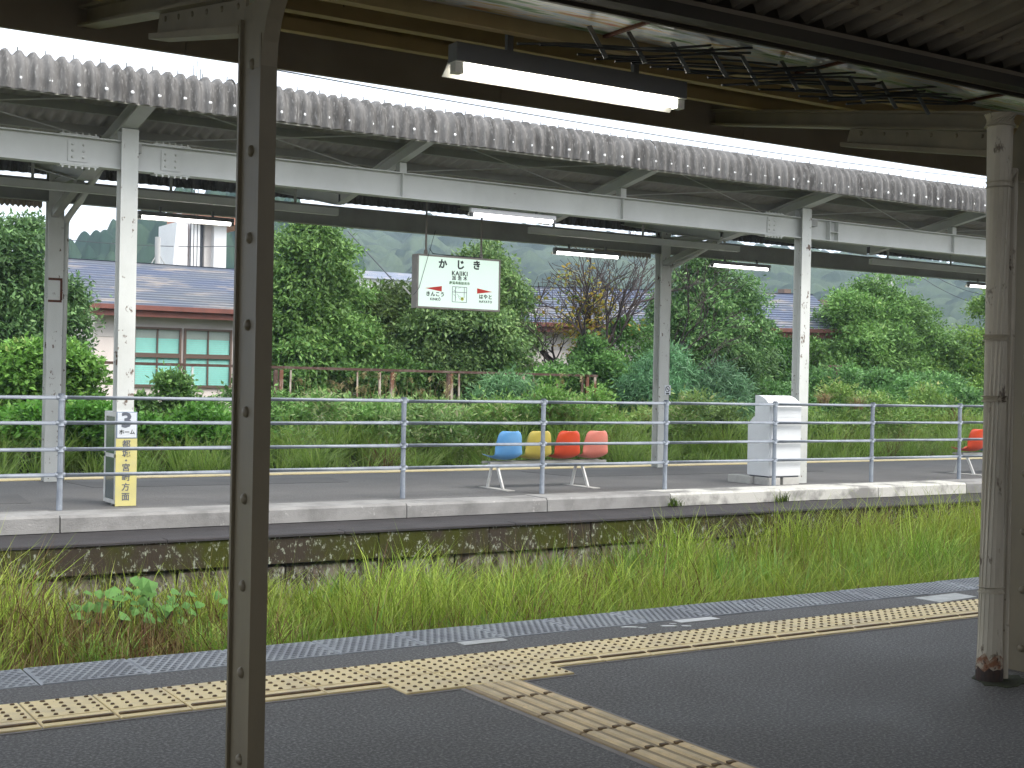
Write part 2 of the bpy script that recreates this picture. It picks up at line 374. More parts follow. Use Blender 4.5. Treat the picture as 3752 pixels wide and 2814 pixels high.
# far platform: low old strip, mossy wall, coping, asphalt deck
fp = MB(); fp.box(-12, 45, 12.24, 13.1, -.95, -.165); fp.box(-12, 45, 13.1, 13.56, -.95, -.155)
fp.build('far_platform_base', M['asphalt_old'], kind='structure')
fa = MB(); fa.box(-12, 45, 13.56, 18.25, -.95, 0)
farp = fa.build('far_platform', M['asphalt_far'], kind='structure')
base = bpy.data.objects['far_platform_base']
x = -6.0
while x < 24:
    w = random.uniform(1.1, 2.1)
    b = MB(); d = random.uniform(0, .012)
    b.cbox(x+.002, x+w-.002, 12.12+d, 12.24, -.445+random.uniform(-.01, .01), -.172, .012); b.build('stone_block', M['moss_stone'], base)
    x += w
x = -6.3
while x < 24:
    w = random.uniform(.6, 1.1); b = MB(); d = random.uniform(0, .03)
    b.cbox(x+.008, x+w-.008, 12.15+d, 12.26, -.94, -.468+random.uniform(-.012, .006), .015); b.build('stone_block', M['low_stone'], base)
    x += w
x = -6.1
while x < 24:
    w = random.uniform(1.6, 2.2); b = MB(); b.cbox(x+.003, x+w-.003, 12.10+random.uniform(0, .012), 12.30, -.178, -.150, .008); b.build('edge_slab', M['asphalt_old'], base); x += w
cj = 3.16
for k in range(-4, 14):
    x0 = cj+1.877*k
    b = MB(); rz = random.uniform(-.006, .006)
    prof = [(13.085,-.157),(13.60,-.157),(13.60,.004+rz),(13.115,.004+rz),(13.09,-.02+rz)]
    b.prism(prof, x0+.006, x0+1.871, 'x')
    b.build('coping_block', M['coping_pale'] if k in (4, 5, 6, 9) else M['coping'], farp)
M['asphalt_patch'] = mat('asphalt_patch', (.075,.073,.072), .8, c2=(.095,.092,.09), scale=2, bump=.5, bscale=60)
for q in ([(4.3,16.2),(7.6,16.05),(7.7,16.9),(4.2,17.1)], [(11.2,15.9),(16.0,15.7),(16.2,16.9),(11.0,17.1)], [(1.2,14.6),(3.2,14.5),(3.3,15.6),(1.1,15.8)]):
    MB().prism(q, 0, .004, 'z').build('repair_patch', M['asphalt_patch'], farp)
# tactile tiles and edge on the far side of the far platform
ft = MB(); ft.cbox(.003, .297, 0, .30, 0, .012, .003); ftm = ft.mesh('dot_tile')
for k in range(-8, 92): link('dot_tile', ftm, M['tile_yellow'], farp, (.3*k, 17.50, .001))
for k in range(-3, 30):
    b = MB(); b.cbox(k*.95+.004, k*.95+.946, 17.9, 18.28, -.09, .008, .006); b.build('edge_slab', M['concrete'], farp)

# bank behind the far platform
nx, ny = 120, 44
V = []
for j in range(ny+1):
    for i in range(nx+1):
        x = -25+i*.9; y = 18.4+j*j*.05
        s = min(1, max(0, (y-18.8)/3.2)); s = s*s*(3-2*s)
        V.append((x, y, -.55+.60*s+.12*noise.noise((x*.3, y*.3, 3))))
F = [(j*(nx+1)+i, j*(nx+1)+i+1, (j+1)*(nx+1)+i+1, (j+1)*(nx+1)+i) for j in range(ny) for i in range(nx)]
MB().add(V, F).build('embankment', M['far_ground'], smooth=True, kind='structure')
# ------------------------------------------------------------------ hills
def hill(name, prof, dist, depth, amp, cell, sharp, ncol, nrow, cols, seed):
    A = [azel(*p) for p in prof]; az = np.array([a[0] for a in A]); el = np.array([a[1] for a in A])
    a0, a1 = az[0], az[-1]; V = np.zeros(((nrow+1)*(ncol+1), 3)); C = np.zeros_like(V); i = 0
    for j in range(nrow+1):
        t = j/nrow; r = dist-depth+depth*1.25*t
        for k in range(ncol+1):
            a = a0+(a1-a0)*k/ncol
            e = np.interp(a, az, el); H = math.tan(max(e, .0))*dist+CAMH
            s = min(1, t/.8); s = s*s*(3-2*s)*(1-.25*max(0, (t-.8)/.2))
            x, y = r*math.sin(a), r*math.cos(a)
            n1 = noise.noise((x*.012+seed, y*.012, 0))
            v = noise.voronoi((x/cell, y/cell, seed)); d = v[0][0]; cid = noise.cell(Vector(v[1][0])*7.3)
            bump = amp*(max(0, 1-d*1.15)**sharp)*(.55+.75*abs(cid))
            z = H*s*(1+.22*n1*(1-abs(2*s-1)))*(.985+.03*noise.noise((a*60, 0, seed)))+bump*min(1, t*5)-1.2*(1-min(1, t*5))
            V[i] = (x, y, z)
            q = .5+.5*max(-1, min(1, cid+.4*noise.noise((x*.03, y*.03, seed+9))))
            C[i] = np.array(cols[0])*(1-q)+np.array(cols[1])*q
            C[i] *= (.85+.3*random.random())
            i += 1
    idx = np.arange(nrow*(ncol+1)).reshape(nrow, ncol+1)[:, :ncol].ravel()
    L = np.stack([idx, idx+1, idx+ncol+2, idx+ncol+1], 1).ravel()
    return npmesh(name, V, L, np.full(len(idx), 4), M['hill'], colors=C, kind='structure')
hill('hills', [(-900,640),(-300,600),(300,540),(500,478),(590,480),(700,478),(752,490),(787,505),(824,513),(872,524),(889,504),(930,495),(1000,506),(1120,512),(1400,538),(1745,566),(2120,592),(2300,600),(2900,640)],
     430, 300, 3.2, 5.0, .7, 680, 230, ((.018,.032,.020),(.060,.085,.046)), 2.0)
hill('cedar_hill', [(-200,860),(40,640),(150,590),(215,563),(260,545),(320,522),(370,500),(420,476),(480,455),(560,450),(640,490),(720,560),(800,680),(900,860)],
     190, 70, 6.0, 3.4, 1.0, 620, 90, ((.014,.036,.024),(.034,.062,.034)), 7.0)

# ================================================================== NEAR CANOPY
CN = empty('platform_canopy', (0, 4.15, 0), label='dark riveted steel canopy overhead on bent posts, nearest the viewer', cat='canopy')
def nb(b, name, mat_, **k):
    o = b.build(name, mat_, **k); o.parent = CN; o.location = (0, -4.15, 0); return o
def zb(y): return 2.655+.167*(y-4.25)          # underside of the outer arms
SP = 3.88
PXS = [1.599+SP*k for k in range(-2, 6)]
POSTS = [x+(.155 if k == 3 else 0) for k, x in enumerate(PXS)]
def bent(x, sgn, w):
    """one riveted member: rises as post, bends, runs out as arm; returns centre line in (y,z)"""
    return
for pi, px in enumerate(PXS):
    x0, x1 = POSTS[pi], POSTS[pi]+.056
    seen = pi in (2, 3)
    # post: web plate with flange lips front and back
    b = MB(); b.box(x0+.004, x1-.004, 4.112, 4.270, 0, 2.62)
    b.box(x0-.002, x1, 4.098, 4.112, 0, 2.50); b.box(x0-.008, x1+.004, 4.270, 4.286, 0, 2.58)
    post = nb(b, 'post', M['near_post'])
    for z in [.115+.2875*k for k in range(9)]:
        r = MB(); r.dome((x0+.004, 4.180, z), (-1, 0, 0), .020, .014, 12); ro = r.build('rivet', M['near_post'], smooth=True); ro.parent = post
    # bend towards the viewer's side and inner arm
    def sweep(pts, h0, h1):
        b = MB(); n = len(pts)
        for i in range(n-1):
            b.bar((px+.028, pts[i][0], pts[i][1]), (px+.028, pts[i+1][0], pts[i+1][1]), .056, h0+(h1-h0)*i/n, up=(1, 0, 0)) if False else None
        prof_u = []; prof_l = []
        for i, (y, z) in enumerate(pts):
            y2, z2 = pts[min(i+1, n-1)]; y1, z1 = pts[max(i-1, 0)]
            d = Vector((y2-y1, z2-z1)).normalized(); nn = Vector((-d.y, d.x)); h = (h0+(h1-h0)*i/(n-1))/2
            prof_u.append((y+nn.x*h, z+nn.y*h)); prof_l.append((y-nn.x*h, z-nn.y*h))
        for i in range(n-1):
            b.prism([prof_l[i], prof_l[i+1], prof_u[i+1], prof_u[i]], px+.001, px+.055, 'x')
        return b
    arc = [(4.166-.35*(1-math.cos(t)), 2.40+.35*math.sin(t)) for t in [math.radians(a) for a in range(0, 76, 15)]]
    y_e, z_e = arc[-1]; arc.append((y_e-6.4, z_e+.158*6.4))
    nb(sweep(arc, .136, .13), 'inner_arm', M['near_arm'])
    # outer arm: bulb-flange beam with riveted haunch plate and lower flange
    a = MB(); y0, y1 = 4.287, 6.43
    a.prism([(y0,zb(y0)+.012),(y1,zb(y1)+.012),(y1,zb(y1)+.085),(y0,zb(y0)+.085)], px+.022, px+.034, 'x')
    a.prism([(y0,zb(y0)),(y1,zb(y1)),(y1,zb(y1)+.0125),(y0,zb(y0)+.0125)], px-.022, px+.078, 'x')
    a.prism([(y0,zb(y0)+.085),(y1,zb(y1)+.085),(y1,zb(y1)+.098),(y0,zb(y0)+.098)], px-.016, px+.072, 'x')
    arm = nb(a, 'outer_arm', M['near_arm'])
    h = MB(); yh = 5.27
    h.prism([(y0,zb(y0)-.095),(yh,zb(yh)-.075),(yh-.03,zb(yh-.03)-.002),(y0,zb(y0)-.002)], px+.016, px+.028, 'x')
    h.prism([(y0,zb(y0)-.125),(yh+.02,zb(yh)-.10),(yh+.02,zb(yh)-.077),(y0,zb(y0)-.097)], px-.012, px+.07, 'x')
    ha = h.build('haunch_plate', M['near_arm']); ha.parent = arm
    for k in range(6):
        y = 4.36+.16*k; r = MB(); r.dome((px+.016, y, zb(y)-.025), (-1, 0, 0), .012, .008, 8); ro = r.build('rivet', M['near_arm'], smooth=True); ro.parent = arm
# purlins (channels open to the viewer), along the platform
def channel(y, zbot, hgt, dep, x0, x1, t=.008):
    b = MB(); b.prism([(y,zbot),(y+dep,zbot),(y+dep,zbot+hgt),(y,zbot+hgt),(y,zbot+hgt-t),(y+dep-t,zbot+hgt-t),(y+dep-t,zbot+t),(y,zbot+t)], x0, x1, 'x'); return b
X0, X1 = -7, 24
for (y, hgt) in ((5.93, .145), (5.16, .14), (4.62, .13)):
    z = zb(y)+.10
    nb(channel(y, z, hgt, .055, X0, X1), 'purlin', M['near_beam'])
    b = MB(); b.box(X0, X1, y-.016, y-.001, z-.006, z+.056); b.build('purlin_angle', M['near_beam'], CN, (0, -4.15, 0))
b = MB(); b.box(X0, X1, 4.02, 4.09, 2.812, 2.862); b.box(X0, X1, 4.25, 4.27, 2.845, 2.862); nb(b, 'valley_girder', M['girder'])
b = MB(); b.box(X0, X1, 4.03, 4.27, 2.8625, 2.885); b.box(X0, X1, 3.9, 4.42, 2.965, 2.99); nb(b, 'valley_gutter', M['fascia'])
for k in range(1, 7):
    y = 4.0-1.05*k; z = 2.80+.167*(4.0-y)
    nb(channel(y, z, .11, .05, X0, X1), 'purlin', M['girder'])
# fascia boards along the eave
x = X0
while x < X1:
    b = MB(); b.box(x+.002, x+1.818, 6.385, 6.415, 2.957, 3.32); nb(b, 'fascia_board', M['fascia']); x += 1.82
# roof sheets
def deck_sheet(y0, z0, y1, z1, pitch, waves, amp):
    prof = [(0, 0), (.30, 0), (.42, 1), (.86, 1), (1.0, 0)]
    xs = []; zs = []
    for w in range(waves):
        for (u, a) in prof[:-1]: xs.append((w+u)*pitch); zs.append(a*amp)
    xs.append(waves*pitch+.02); zs.append(0)
    V = []; n = len(xs)
    for (y, z) in ((y0, z0), (y1, z1)):
        for x_, a in zip(xs, zs): V.append((x_, y, z+a))
    F = [(i, i+1, n+i+1, n+i) for i in range(n-1)]
    b = MB().add(V, F); me = b.mesh('roof_sheet'); return me
dso = deck_sheet(4.20, zb(4.20)+.245, 6.47, zb(6.47)+.245, .131, 7, .035)
dsi = deck_sheet(-3.2, 2.915+.167*7.3, 4.10, 2.915, .131, 7, .035)
for k in range(34):
    for me in (dso, dsi):
        o = link('roof_sheet', me, M['near_deck'], CN, (X0+.917*k, -4.15, random.uniform(0, .006)))
# painted ceiling panels between the inner purlin and the valley
def streak_mat():
    M_ = bpy.data.materials.new('streaky_panel'); M_.use_nodes = True; n = M_.node_tree.nodes; l = M_.node_tree.links; p = n['Principled BSDF']
    g = n.new('ShaderNodeNewGeometry'); mp = n.new('ShaderNodeMapping'); mp.inputs['Scale'].default_value = (1.1, 9, 1); l.new(g.outputs['Position'], mp.inputs[0])
    t = n.new('ShaderNodeTexNoise'); t.inputs['Scale'].default_value = 2.6; t.inputs['Detail'].default_value = 5; l.new(mp.outputs[0], t.inputs[0])
    cr = n.new('ShaderNodeValToRGB'); e = cr.color_ramp.elements
    e[0].position = .30; e[0].color = (.06,.16,.05,1); e[1].position = .72; e[1].color = (.45,.10,.09,1)
    for pos, c in ((.40,(.30,.42,.28)),(.47,(.62,.62,.56)),(.53,(.40,.50,.58)),(.58,(.62,.55,.5)),(.64,(.5,.42,.2))):
        q = e.new(pos); q.color = (*c, 1)
    l.new(t.outputs[0], cr.inputs[0]); l.new(cr.outputs[0], p.inputs['Base Color']); p.inputs['Roughness'].default_value = .22; p.inputs['Specular IOR Level'].default_value = .7
    b = n.new('ShaderNodeBump'); b.inputs['Strength'].default_value = .25; l.new(t.outputs[0], b.inputs['Height']); l.new(b.outputs[0], p.inputs['Normal'])
    return M_
SM = streak_mat()
for k in range(-1, 9):
    x = 1.10+1.12*k
    b = MB(); b.prism([(4.275,2.866),(4.60,2.868),(4.60,2.874),(4.275,2.872)], x+.006, x+1.112, 'x'); o = nb(b, 'ceiling_panel', SM)
    b = MB(); b.bar((x, 4.275, 2.860), (x, 4.61, 2.862), .02, .012); o2 = b.build('joint_strip', M['rust']); o2.parent = CN; o2.location = (0, -4.15, 0)
# downpipe beside the right post
b = MB(); b.tube([(5.335,4.13,.0),(5.335,4.13,2.66)], .0605, 16); pipe = nb(b, 'downpipe', M['near_pipe'], smooth=False)
for z in (.42, 1.62, 1.33, 2.35): 
    b = MB(); b.tube([(5.335,4.13,z),(5.335,4.13,z+.028)], .064, 16); o = b.build('strap', M['near_pipe'], pipe)
b = MB(); b.tube([(5.335,4.13,2.64),(5.335,4.13,2.70)], .075, 16); b.build('collar', M['near_pipe'], pipe)
def ring(r, z0, z1, jag):
    b = MB(); n = 20; V = []
    for k in range(n):
        t = 2*math.pi*k/n; V.append((5.335+r*math.cos(t), 4.13+r*math.sin(t), z0))
    for k in range(n):
        t = 2*math.pi*k/n; V.append((5.335+r*math.cos(t), 4.13+r*math.sin(t), z1+random.uniform(-jag, jag)))
    return b.add(V, [(k, (k+1) % n, n+(k+1) % n, n+k) for k in range(n)])
ring(.0632, .001, .055, .016).build('rust_scale', mat('rust_wet', (.02,.014,.011), .7, c2=(.05,.022,.012), scale=30), pipe)
ring(.0622, .03, .115, .035).build('rust_scale', mat('rust_patchy', (.20,.085,.04), .85, c2=(.34,.29,.22), scale=22, lo=.42, hi=.56, c3=(.05,.02,.012), s3=40, lo3=.58, hi3=.64), pipe)
b = MB(); b.tube([(5.43,4.12,0),(5.43,4.12,2.38),(5.45,4.135,2.45)], .021, 10); nb(b, 'conduit', M['near_pipe'])
# moss at the foot of the post
blot(5.40, 4.10, .17, .13, .2, 18).build('moss', mat('moss_pad', (.035,.045,.01), .95, c2=(.02,.02,.015), scale=20, bump=1, bscale=60), near)

# lit lamp under the near canopy
def lamp(x0, x1, y, z, label, near_=False, white=False):
    e = empty('fluorescent_lamp', ((x0+x1)/2, y, z), label=label, cat='lamp', group='fluorescent lamps under the canopies')
    L = (x1-x0)/2
    b = MB(); h = .075 if near_ else .05; w = .036 if near_ else .03
    b.prism([(-w,.035),(w,.035),(w,.035+h),(-w,.035+h)], -L, L, 'x'); b.build('housing', M['housing_white'] if white else M['housing'], e)
    b = MB()
    b.prism([(w+.001,.034),(w+.05,-.012),(w+.053,-.010),(w+.004,.040)], -L, L, 'x')
    b.prism([(-w,.030),(w,.030),(w,.034),(-w,.034)], -L, L, 'x'); b.build('reflector', M['reflector'], e)
    b = MB(); b.tube([(-L+.045, .0, .012), (L-.045, .0, .012)], .019 if near_ else .024, 12); b.build('tube', M['tube_near' if near_ else 'tube_far'], e, smooth=True)
    for s in (-1, 1):
        b = MB(); b.box(s*(L-.022)-.020, s*(L-.022)+.020, -.022, .022, -.012, .0345); b.build('lamp_holder', M['reflector'] if near_ else M['housing'], e)
        b = MB(); hh = .09 if near_ else .07; b.box(s*L*.55-.014, s*L*.55+.014, -.012, .012, .035+h, .035+h+hh); b.build('hanger', M['housing'], e)
    return e
lamp(2.68, 3.89, 4.75, 2.655, 'large lit fluorescent lamp hanging in the dark near canopy', True)

# broken plastic lattice dangling beside the lamp
LT = empty('plastic_lattice', (4.2, 4.42, 2.80), label='broken grey and black lattice strip hanging under the near canopy', cat='lattice')
for k in range(10):
    x = 3.15+k*.215+random.uniform(-.02, .02); z = 2.82+random.uniform(-.01, .01)
    b = MB(); b.bar((x-4.2, .04, z+.035-2.80), (x+.045-4.2, -.02, z-.10-2.80), .022, .006, up=(0, 1, 0)); b.build('slat', M['grey_slat'], LT)
for k in range(20):
    x = 2.80+k*.095; z = 2.715+random.uniform(-.012, .012); y = random.uniform(-.02, .05)
    b = MB(); ln = random.uniform(.8, 1.1)
    pts = [(x-4.2+ln*t, y+.03*math.sin(3*t+k), z-2.80+.13*t+.012*math.sin(5*t+k)) for t in (0, .25, .5, .75, 1)]
    b.tube(pts, .0055, 5); b.build('rod', M['black_plastic'], LT)

# ================================================================== FAR CANOPY
CF = empty('platform_canopy', (9, 15.7, 0), label='pale grey steel canopy with corrugated slate roof over the opposite platform', cat='canopy')
def fb(b, name, mat_, parent=None, **k):
    o = b.build(name, mat_, **k)
    if parent is None: o.parent = CF; o.location = (-9, -15.7, 0)
    else: o.parent = parent
    return o
def hpost(x0, x1, y0, y1, z0, z1, t=.011):
    b = MB(); xm = (x0+x1)/2
    b.box(x0, x1, y0, y0+t, z0, z1); b.box(x0, x1, y1-t, y1, z0, z1); b.box(xm-.004, xm+.004, y0+t, y1-t, z0, z1); return b
BAY = 9.725
for k in range(-1, 3):
    x = 3.905+BAY*k
    fb(hpost(x, x+.178, 13.88, 14.04, -.02, 3.94), 'post', M['steel_post'])
    x2 = 3.965+BAY*k+(.10 if k else 0)*k
    fb(hpost(x2, x2+.19, 17.28, 17.45, -.02, 3.95), 'post', M['steel_post'])
XF0, XF1 = -8.0, 34.0
beamA = fb(MB().prism(iprof(13.985, 3.515, 3.815, .14), XF0, XF1, 'x'), 'main_beam', M['steel_pale'])
b = MB().prism(iprof(17.40, 3.545, 3.825, .12), XF0, XF1, 'x'); fb(b, 'main_beam', M['steel_grey'])
RX = [3.985+3.24*k for k in range(-3, 9)]
def zr_(y): return 3.94+.19*(13.95-y) if y < 15.7 else 3.94+.19*(13.95-15.7)+.19*(y-15.7)
for i, x in enumerate(RX):
    onpost = (i-3) % 3 == 0
    w = .17 if onpost else .10
    for (ya, yb) in ((13.17, 15.66), (15.74, 18.2)):
        a = MB(); za, zb2 = zr_(ya), zr_(yb)
        a.prism([(ya,za),(yb,zb2),(yb,zb2+.011),(ya,za+.011)], x-w/2, x+w/2, 'x')
        a.prism([(ya,za+.011),(yb,zb2+.011),(yb,zb2+.14),(ya,za+.14)], x-.005, x+.005, 'x')
        a.prism([(ya,za+.14),(yb,zb2+.14),(yb,zb2+.15),(ya,za+.15)], x-w/2, x+w/2, 'x')
        fb(a, 'rafter', M['steel_pale'])
    if not onpost:
        st = MB(); st.box(x-.045, x+.045, 13.93, 14.03, 3.8155, zr_(14.03)+.004); fb(st, 'stub_post', M['steel_pale'])
        st = MB(); st.box(x-.006, x+.006, 13.925, 13.979, 3.528, 3.802); fb(st, 'stiffener', M['steel_pale'], beamA)
for (x, wd) in ((3.382, .20), (4.352, .20), (13.037, .165), (13.037-BAY+.0, .0)):
    if wd == 0: continue
    s = MB(); s.box(x, x+wd, 13.968, 13.979, 3.555, 3.775); sp = fb(s, 'splice_plate', M['steel_pale'], beamA)
    for i in range(2):
        for j in range(3):
            r = MB(); r.dome((x+wd*(.22+.56*i), 13.968, 3.60+.065*j), (0, -1, 0), .014, .014, 6); fb(r, 'bolt', M['bolt_steel'], sp)
    for zz, s_ in ((3.817, 1), (3.513, -1)):
        s = MB(); s.box(x-.09, x+wd+.10, 13.918, 14.05, min(zz, zz+s_*.012), max(zz, zz+s_*.012)); fp_ = fb(s, 'flange_plate', M['steel_pale'], beamA)
        for i in range(6):
            r = MB(); r.dome((x-.06+(wd+.13)*i/5, 13.935, zz+s_*.012), (0, 0, s_), .012, .026, 6); fb(r, 'bolt', M['bolt'] if s_ < 0 else M['bolt_steel'], fp_)
s = MB(); s.box(14.20, 14.21, 13.90, 13.979, 3.53, 3.80); s.box(14.37, 14.38, 13.90, 13.979, 3.53, 3.80); s.box(14.21, 14.37, 13.90, 13.979, 3.645, 3.655); fb(s, 'bracket', M['steel_pale'], beamA)
# purlins of the far roof
for y in (13.30, 14.02, 14.62, 15.25, 16.2, 16.9, 17.6, 18.1):
    z = zr_(y)+.152
    fb(MB().prism([(y-.03,z),(y+.03,z),(y+.03,z+.012),(y-.018,z+.012),(y-.018,z+.09),(y-.03,z+.09)], XF0, XF1, 'x'), 'purlin', M['steel_grey'])
b = MB(); b.prism([(15.58,4.0-.22),(15.82,4.0-.22),(15.82,4.0-.06),(15.58,4.0-.06)], XF0, XF1, 'x'); fb(b, 'valley_gutter', M['steel_grey'])
# corrugated sheets
PIT = .131
def wave_sheet(path, waves, amp, seg=8):
    """corrugated sheet whose section follows path in (y,z); waves along x"""
    n = waves*seg+5; V = []; rows = []
    P_ = [Vector(p) for p in path]
    for i, p in enumerate(P_):
        d = (P_[min(i+1, len(P_)-1)]-P_[max(i-1, 0)]).normalized(); nn = Vector((-d.y, d.x))
        for k in range(n):
            x = k*PIT/seg; a = amp*math.cos(2*math.pi*x/PIT)
            V.append((x, p.x+nn.x*a, p.y+nn.y*a))
    F = [(j*n+k, j*n+k+1, (j+1)*n+k+1, (j+1)*n+k) for j in range(len(P_)-1) for k in range(n-1)]
    me = MB().add(V, F).mesh('slate_sheet')
    me.polygons.foreach_set('use_smooth', [True]*len(me.polygons)); return me
def zs(y): return zr_(y)+.262
eave_path = [(13.135,4.065),(13.130,4.20),(13.140,4.30),(13.175,4.375),(13.24,4.425),(13.34,4.443),(13.50,4.43)]
mE = wave_sheet(eave_path, 7, .028)
mR = wave_sheet([(13.32,zs(13.32)),(14.5,zs(14.5)),(15.66,zs(15.66))], 7, .025, 8)
mR2 = wave_sheet([(15.74,zs(15.74)),(17.0,zs(17.0)),(18.22,zs(18.22))], 7, .019, 6)
mE2 = wave_sheet([(18.32,zs(18.2)-.33),(18.33,zs(18.2)-.2),(18.29,zs(18.2)-.05),(18.18,zs(18.2)+.02)], 7, .019, 6)
ns = int((XF1-XF0)/(7*PIT))
for k in range(ns):
    x = XF0+7*PIT*k
    o = link('eave_sheet', mE, M['slate'], CF, (x-9, -15.7+random.uniform(-.005, .005), random.uniform(-.008, .008)))
    o.rotation_euler = (0, random.uniform(-.003, .003), 0)
    link('roof_sheet', mR, M['slate_under'], CF, (x-9, -15.7, random.uniform(0, .006)))
    link('roof_sheet', mR2, M['slate_under'], CF, (x-9, -15.7, random.uniform(0, .006)))
    link('eave_sheet', mE2, M['slate'], CF, (x-9, -15.7, 0))
bm = MB(); bm.dome((0, 0, 0), (0, -1, 0), .019, .010, 10); bme = bm.mesh('eave_bolt')
x = XF0+PIT*2
hk = MB()
while x < XF1-.3:
    link('eave_bolt', bme, M['bolt'], CF, (x+random.uniform(-.006, .006)-9, 13.113-15.7, 4.165+random.uniform(-.006, .006)), smooth=True)
    hk.tube([(x, 13.36, 4.44), (x+.004, 13.36, 4.505)], .005, 5); x += PIT*2
fb(hk, 'roof_hook', M['black_plastic'], kind='stuff')
fb(MB().box(XF0, XF1, 13.166, 13.176, 4.052, 4.10), 'eave_trim', M['slate_under'])
# rod bracing under the roof
for i in range(len(RX)-1):
    for (ya, yb) in ((13.25, 14.62), (14.62, 13.25)):
        b = MB(); b.tube([(RX[i]+.05, ya, zr_(ya)+.09), (RX[i+1]-.05, yb, zr_(yb)+.09)], .0075, 6); fb(b, 'brace_rod', M['steel_pale'])
# knee braces and elbow pipes at the back posts
for k in range(-1, 3):
    x = 4.06+BAY*k+(.10 if k else 0)*k
    b = MB(); b.bar((x-.02, 17.30, 3.38), (x-.02, 16.05, 3.66), .09, .09); fb(b, 'knee_brace', M['steel_grey'])
    b = MB(); b.tube([(x+.13,17.36,0),(x+.13,17.36,3.22),(x+.13,17.30,3.33),(x+.14,16.7,3.50),(x+.14,16.0,3.72),(x+.14,15.75,3.80)], .045, 12); fb(b, 'downpipe', M['steel_post'], smooth=True)
    b = MB(); b.box(x-.06, x+.06, 13.9, 17.4, 3.70, 3.80); fb(b, 'tie_beam', M['steel_grey'])
    # scraps of corrugated sheet hanging left of the post head
    V = []; n = 60
    for j, z in enumerate((3.62, 3.475)):
        for q in range(n): V.append((x-.12-q*.02, 17.52+.012*math.cos(q*.02*2*math.pi/.066), z+(.02*math.cos(q*.02*2*math.pi/.066) if j else 0)))
    fb(MB().add(V, [(q, q+1, n+q+1, n+q) for q in range(n-1)]), 'flashing_sheet', M['fascia'])
# cable trunking hung along the middle
for (xa, xb) in ((-6.5, -1.2), (-.2, 7.2), (10.15, 14.05), (17.0, 22.0)):
    b = MB().box(xa, xb, 15.66, 15.74, 3.47, 3.56); fb(b, 'cable_trunking', M['steel_pale'])
    for x in np.arange(xa+.4, xb, 1.6):
        b = MB().box(x, x+.03, 15.69, 15.71, 3.56, 3.80); fb(b, 'hanger', M['steel_grey'])
# rusty outline left by a removed notice on the left back post, and a small notice on the right one
rm = MB(); yq = 17.277
rm.box(3.972, 4.145, yq-.002, yq, 2.545, 2.575); rm.box(3.972, 4.14, yq-.002, yq, 2.268, 2.297); rm.box(4.118, 4.147, yq-.002, yq, 2.297, 2.545); fb(rm, 'rust_mark', M['rust'])
nt = fb(MB().box(13.90, 14.03, 17.272, 17.277, 1.205, 1.365), 'no_smoking_notice', M['sign_white'])
rg = MB(); n = 20
for k in range(n):
    t, t2 = 2*math.pi*k/n, 2*math.pi*(k+1)/n; cx, cz = 13.965, 1.30
    rg.add([(cx+r*math.cos(a), 17.2705, cz+r*math.sin(a)) for a in (t, t2) for r in (.040, .051)], [(0, 1, 3, 2)])
rg.bar((13.938, 17.2705, 1.331), (13.992, 17.2705, 1.269), .002, .010, up=(1, 0, 1)); rg.box(13.933, 13.997, 17.2695, 17.2715, 1.213, 1.238)
rg.box(13.938, 13.985, 17.2695, 17.2715, 1.294, 1.306)
fb(rg, 'pictogram', M['ink'], nt)

# lamps under the far canopy
lamp(4.89, 6.14, 16.6, 3.345, 'lit lamp partly hidden behind the riveted near post')
lamp(8.20, 9.45, 14.02, 3.405, 'lit lamp with pale housing right above the station name sign', white=True)
lamp(11.18, 12.42, 16.6, 3.325, 'lit lamp in front of the bare tree')
lamp(14.28, 15.56, 16.6, 3.33, 'lit lamp just left of the post with the white cabinet')
lamp(20.60, 21.85, 16.6, 3.34, 'lit lamp farthest right, cut off by the near downpipe')

# ================================================================== STATION NAME SIGN
SG = empty('station_name_sign', (8.635, 15.08, 2.30), label='lit station name sign hanging under the canopy, with red arrows', cat='sign')
sw, sh = 1.25, .69
b = MB(); b.box(-sw/2, sw/2, -.075, .075, 0, .022); b.box(-sw/2, sw/2, -.075, .075, sh-.022, sh); b.box(-sw/2, -sw/2+.022, -.075, .075, .022, sh-.022); b.box(sw/2-.022, sw/2, -.075, .075, .022, sh-.022)
b.box(-sw/2+.02, sw/2-.02, -.02, .06, .02, sh-.02)
b.build('frame', M['sign_frame'], SG)
b = MB(); b.box(-sw/2+.023, sw/2-.023, -.068, -.060, .023, sh-.023); b.build('face_panel', M['sign_face'], SG)
FY = -.0705
def st(body, size, px_, pz, mt=None, sx=1.0, bold=.0):
    return text(body, size, mt or M['ink'], SG, (px_, FY, pz), sx=sx, bold=bold, sp=1.12 if bold > 0 else 1.0)
